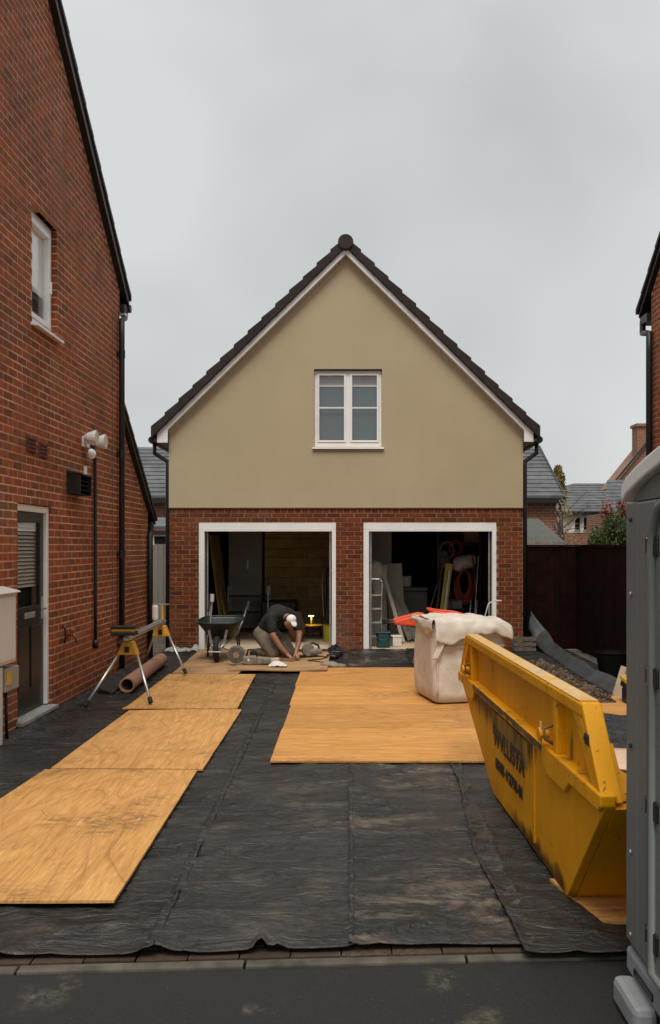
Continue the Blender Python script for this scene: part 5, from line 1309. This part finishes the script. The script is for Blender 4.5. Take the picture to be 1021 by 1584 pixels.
body_chain(m, [(-.155,0,.415),(-.06,0,.52),(.10,0,.635),(.215,0,.65)], [.145,.142,.157,.125])
body_chain(m, [(.20,0,.65),(.29,0,.632)], [.09,.068])
for s in (-1, 1): body_chain(m, [(.19,s*.11,.645),(.22,s*.205,.60),(.285,s*.232,.44)], [.098,.084,.068])
remesh(m.build('t_shirt', SHIRT, wk), .010, 3)
m = MB()
body_chain(m, [(-.22,0,.34),(-.16,0,.42)], [.145,.138])
for s in (-1, 1):
    body_chain(m, [(-.19,s*.09,.335),(-.02,s*.125,.235),(.14,s*.155,.14),(.205,s*.155,.085)], [.120,.105,.090,.080])
    body_chain(m, [(.20,s*.155,.082),(-.02,s*.145,.080),(-.22,s*.135,.075)], [.078,.066,.056])
remesh(m.build('trousers', TROUS, wk), .011, 3)
m = MB()
for s in (-1, 1): body_chain(m, [(-.22,s*.135,.07),(-.28,s*.13,.065),(-.36,s*.13,.040)], [.052,.052,.042])
remesh(m.build('boots', BOOT, wk), .010, 2)
m = MB()
for s in (-1, 1): m.ell(J(.225,s*.155,.075), (.055,.06,.065), (0,0,math.atan2(F.y,F.x)))
remesh(m.build('knee_pads', BLACKP, wk), .012, 2)
m = MB(); m.ell(J(.385,0,.565), (.083,.084,.10), (0, R(35), math.atan2(F.y,F.x)), n=18, m=12); remesh(m.build('hair', HAIR, wk), .010, 1)
m = MB(); m.ell(J(.425,0,.585), (.072,.078,.072), (0, R(40), math.atan2(F.y,F.x)), n=18, m=12); m.ell(J(.49,0,.535), (.06,.055,.012), (0,R(60),math.atan2(F.y,F.x))); remesh(m.build('cap', CAPM, wk), .008, 2)

# ================================================================== POWER TOOLS AND CLUTTER BY THE WORKER
dc = thing('disc_cutter', 'grey disc cutter with round blade lying before the worker', 'disc cutter', (-1.57, 12.22, .068), R(-8))
m = MB(); m.lathe([(.11,-.005),(.115,0),(.11,.005)], (0,0,.125), 28, 'y'); bl = m.build('blade', simple('blade_grey', (.13,.125,.12), .5, .3, 20, metal=.3), dc)
m = MB(); m.lathe([(.001,-.012),(.045,-.010),(.045,.010),(.001,.012)], (0,0,.125), 18, 'y'); m.build('flange', simple('copper_flange', (.36,.22,.12), .5, .2, 20), bl)
m = MB(); m.prism([(.135*math.cos(R(a)), .125+.135*math.sin(R(a))) for a in range(20, 201, 15)] + [(.09*math.cos(R(a)), .125+.09*math.sin(R(a))) for a in range(200, 19, -15)], 'y', .012, .05); m.build('guard', SAND, dc, bevel=.006)
m = MB(); m.box(.10,.30,-.06,.10,.0,.12); m.prism([(.28,.0),(.62,.03),(.62,.09),(.28,.11)], 'y', -.03, .07); m.build('motor_body', SAND, dc, bevel=.02)
m = MB(); m.box(.50,.60,-.034,.074,.025,.095); m.build('collar', CARDP, dc, bevel=.01)
m = MB(); m.tube([(.15,0,.12),(.17,0,.20),(.26,0,.21),(.30,0,.11)], .014, 8); m.build('handle', BLACKP, dc, smooth=True)
m = MB(); m.lathe([(.001,-.004),(.016,-.004),(.016,.001)], (.19,-.062,.07), 12, 'y'); m.build('badge', WHITE, dc)
rg = MB(); N_ = 14; rg.grid(lambda u, v: (.25*(u-.5), .20*(v-.5), .05*max(0, 1-((2*u-1)**2+(2*v-1)**2)) + .02*nz3(u*5, v*5, 7) + .018), N_, N_)
o = rg.build('rag', WHITES, smooth=True, fix=False); o.location = (-.98,12.05,.062); tag(o, 'crumpled pale rag on the dusty sheet by the disc cutter', 'rag')
sw = thing('circular_saw', 'dusty circular saw lying right of the worker', 'circular saw', (-.62, 13.1, .066), R(20))
m = MB(); m.lathe([(.001,-.03),(.09,-.03),(.10,0),(.09,.03),(.001,.03)], (0,0,.10), 18, 'y'); m.build('blade_guard', SAND, sw)
m = MB(); m.box(.02,.22,-.05,.05,.03,.11); m.build('motor_body', SAND, sw, bevel=.025)
m = MB(); m.box(-.14,.16,-.07,.09,.0,.014); m.build('base_plate', BLACKP, sw)
m = MB(); m.tube([(-.02,0,.17),(.08,0,.20),(.16,0,.16),(.18,0,.09)], .016, 8); m.build('handle', BLACKP, sw, smooth=True)
cb_ = MB(); cb_.tube([(-.50,13.1,.072),(-.32,13.0,.073),(-.42,12.75,.073),(-.60,12.6,.073),(-.38,12.42,.073),(-.22,12.6,.045),(-.2,12.95,.045)], .007, 6); tag(cb_.build('power_cable', BLACKP, smooth=True), 'black power cable curling over the dusty plywood', 'cable')
tb = thing('tool_bag', 'black tool bag at the foot of the middle brick pier', 'tool bag', (-.22, 13.55, .024))
m = MB(); m.obox((0,0,.055),(.20,.30,.09),(.1,.05,.2)); m.obox((-.03,-.32,.035),(.16,.22,.06),(0,.1,-.3)); m.obox((.02,.06,.11),(.10,.2,.06),(.2,.1,.5)); remesh(m.build('bag_cloth', BLACKP, tb), .02)
m = MB(); m.tube([(-.05,-.1,.11),(0,0,.17),(.05,.1,.11)], .010, 6); m.build('handle', BLACKP, tb, smooth=True)
sk = MB(); sk.ell((-.28,12.2,.065),(.13,.09,.05)); sk.ell((-.16,12.15,.055),(.12,.07,.035)); o = remesh(sk.build('dust_sack', SAND), .015); tag(o, 'flat grey dusty sack lying where the two plywood runs meet', 'sack')
o = MB().grid(lambda u, v: (-2.92+.52*u, 13.95+.42*v, .035+.07*abs(nz3(u*4,v*3,2))+.05*max(0,math.sin(u*9))*math.exp(-((v-.5)/.3)**2)), 40, 24).build('plastic_wrap', WRAP, smooth=True, fix=False); tag(o, 'crumpled clear plastic wrap at the foot of the left garage pier', 'plastic wrap')

# ================================================================== RIGHT-HAND CLUTTER
# membrane strip sagging off the fence
def strip(u, v):
    # path from the garage corner down along the fence towards the camera
    P = [(2.93,14.50,.34,.30),(3.00,14.35,.14,.22),(3.04,13.9,.03,.16),(3.03,13.2,.02,.12),(2.98,12.2,.02,.12),(2.92,11.0,.03,.12),(2.96,10.0,.03,.12),(3.06,9.2,.03,.12),(3.2,8.4,.03,.12)]
    t = u*(len(P)-1); i = min(int(t), len(P)-2); f_ = t-i
    f_ = f_*f_*(3-2*f_) if False else f_
    x, y, z, w = [P[i][k_]*(1-f_)+P[i+1][k_]*f_ for k_ in range(4)]
    return (x + .19*v*min(1,.25+u*5) + .015*nz3(u*9, v*2), y + .05*v, z + w*v**.8 + .012*nz3(u*14, v*3, 3))
o = MB().grid(strip, 90, 10).build('membrane_strip', simple('grey_membrane_edge', (.045,.047,.05), .5, .3, 4, bump=.4, bscale=20), smooth=True, fix=False)
s = o.modifiers.new('s', 'SOLIDIFY'); s.thickness = .004
tag(o, 'grey membrane strip sagging along the foot of the dark fence', 'membrane strip')
rnd = random.Random(11)
m = MB()
def heap(u, v):
    x = 2.15+.72*u; y = 9.35+3.1*v
    h = max(0, 1-(2*u-1)**2)*max(0, 1-(2*v-1)**4)
    return (x - .1*v, y, .04 + .15*h*(.6+.5*nz3(x*3, y*3, 1)) + .03*nz3(x*9, y*9, 2)*h)
rub = thing('rubble_heap', 'heap of muddy broken rubble on the plywood by the fence', 'rubble', (0,0,0))
m.grid(heap, 40, 90); m.build('soil', simple('muddy_soil', (.060,.038,.020), .95, .5, 14, bump=.6, bscale=30), rub, smooth=True)
ck = MB()
for _ in range(1500):
    u, v = rnd.uniform(.05,.95), rnd.uniform(.02,.98); p = heap(u, v); s = rnd.uniform(.006,.034)
    ck.obox((p[0]+rnd.uniform(-.06,.06), p[1]+rnd.uniform(-.1,.1), p[2]+s*.2), (s*rnd.uniform(.8,2.4), s*rnd.uniform(.6,1.6), s*rnd.uniform(.3,.9)), (rnd.uniform(-.7,.7),rnd.uniform(-.7,.7),rnd.uniform(0,6)))
n = NT('rubble_chips'); ge = n.n('ShaderNodeNewGeometry'); n.col(n.ramp(ge.outputs['Random Per Island'], [(0,(.035,.022,.012)),(.5,(.09,.055,.03)),(.85,(.17,.11,.06)),(1,(.10,.085,.065))])).rough(.95)
ck.build('chips', n.m, rub, fix=False)['kind'] = 'stuff'
for _ in range(22):
    u, v = rnd.uniform(.1,.9), rnd.uniform(.03,.97); p = heap(u, v); s = rnd.uniform(.03,.075)
    cl = MB().ell((0,0,0), (s, s*rnd.uniform(.6,1), s*rnd.uniform(.4,.8)), (rnd.random(),rnd.random(),rnd.random()*6), n=9, m=6)
    cl.v = [tuple(Vector(q)*(1+.35*noise.noise(Vector(q)*28+Vector((_*3.1,0,0))))) for q in cl.v]
    o = cl.build('clod', n.m, rub); o.location = (p[0], p[1], p[2]+s*.25)
tg = thing('black_trug', 'black plastic trug in the dark corner by the fence', 'trug', (3.36, 11.35, .03))
tg.scale = (.85,.85,.85)
TRUG = simple('trug_black', (.006,.006,.006), .8, .3, 8, spec=.1)
m = MB(); m.grid(lambda u, v: ((.17+.06*v)*math.cos(2*math.pi*u), (.17+.06*v)*math.sin(2*math.pi*u), .36*v), 24, 6); m.add([(.17*math.cos(2*math.pi*i/24),.17*math.sin(2*math.pi*i/24),0) for i in range(24)], [tuple(range(24))])
o = m.build('tub', TRUG, tg, smooth=True); s = o.modifiers.new('s', 'SOLIDIFY'); s.thickness = .008
m = MB(); m.tube([(.23*math.cos(2*math.pi*i/24),.23*math.sin(2*math.pi*i/24),.36) for i in range(24)], .012, 6, closed=True); m.build('rim', TRUG, tg, smooth=True)
wc = thing('wire_crate', 'small slatted timber crate at the right foot of the garage', 'crate', (2.78, 14.12, .03))
TMB = simple('grey_crate_timber', (.13,.105,.08), .9, .25, 10)
for z in (.03,.11,.19):
    for yv in (-.12,.12):
        m = MB(); m.box(-.17,.17,yv-.006,yv+.006,z-.02,z+.02); m.build('slat', TMB, wc)
    for xv in (-.17,.17):
        m = MB(); m.box(xv-.006,xv+.006,-.113,.113,z-.02,z+.02); m.build('slat', TMB, wc)
for xv in (-.155,.155):
    for yv in (-.10,.10):
        m = MB(); m.box(xv-.012,xv+.012,yv-.012,yv+.012,-.01,.22); m.build('corner_post', TMB, wc)
wp = MB(); wp.obox((3.02,9.75,.20),(.02,.28,.34),(0,R(18),R(10))); tag(wp.build('timber_offcut', CARDP), 'pale board offcut stood beside the portable toilet', 'board')
yc = thing('yellow_case', 'small yellow and black tool case beside the portable toilet', 'tool case', (2.98, 9.35, .25))
m = MB(); m.obox((0,0,.02),(.18,.26,.05),(R(6),R(14),0)); m.build('lid', TOOLY, yc, bevel=.015)
m = MB(); m.obox((0,0,-.04),(.17,.25,.06),(R(6),R(14),0)); m.build('case', BLACKP, yc, bevel=.01)
m = MB(); m.box(-.07,.07,-.1,.1,-.22,-.06); m.build('stand', BLACKP, yc)
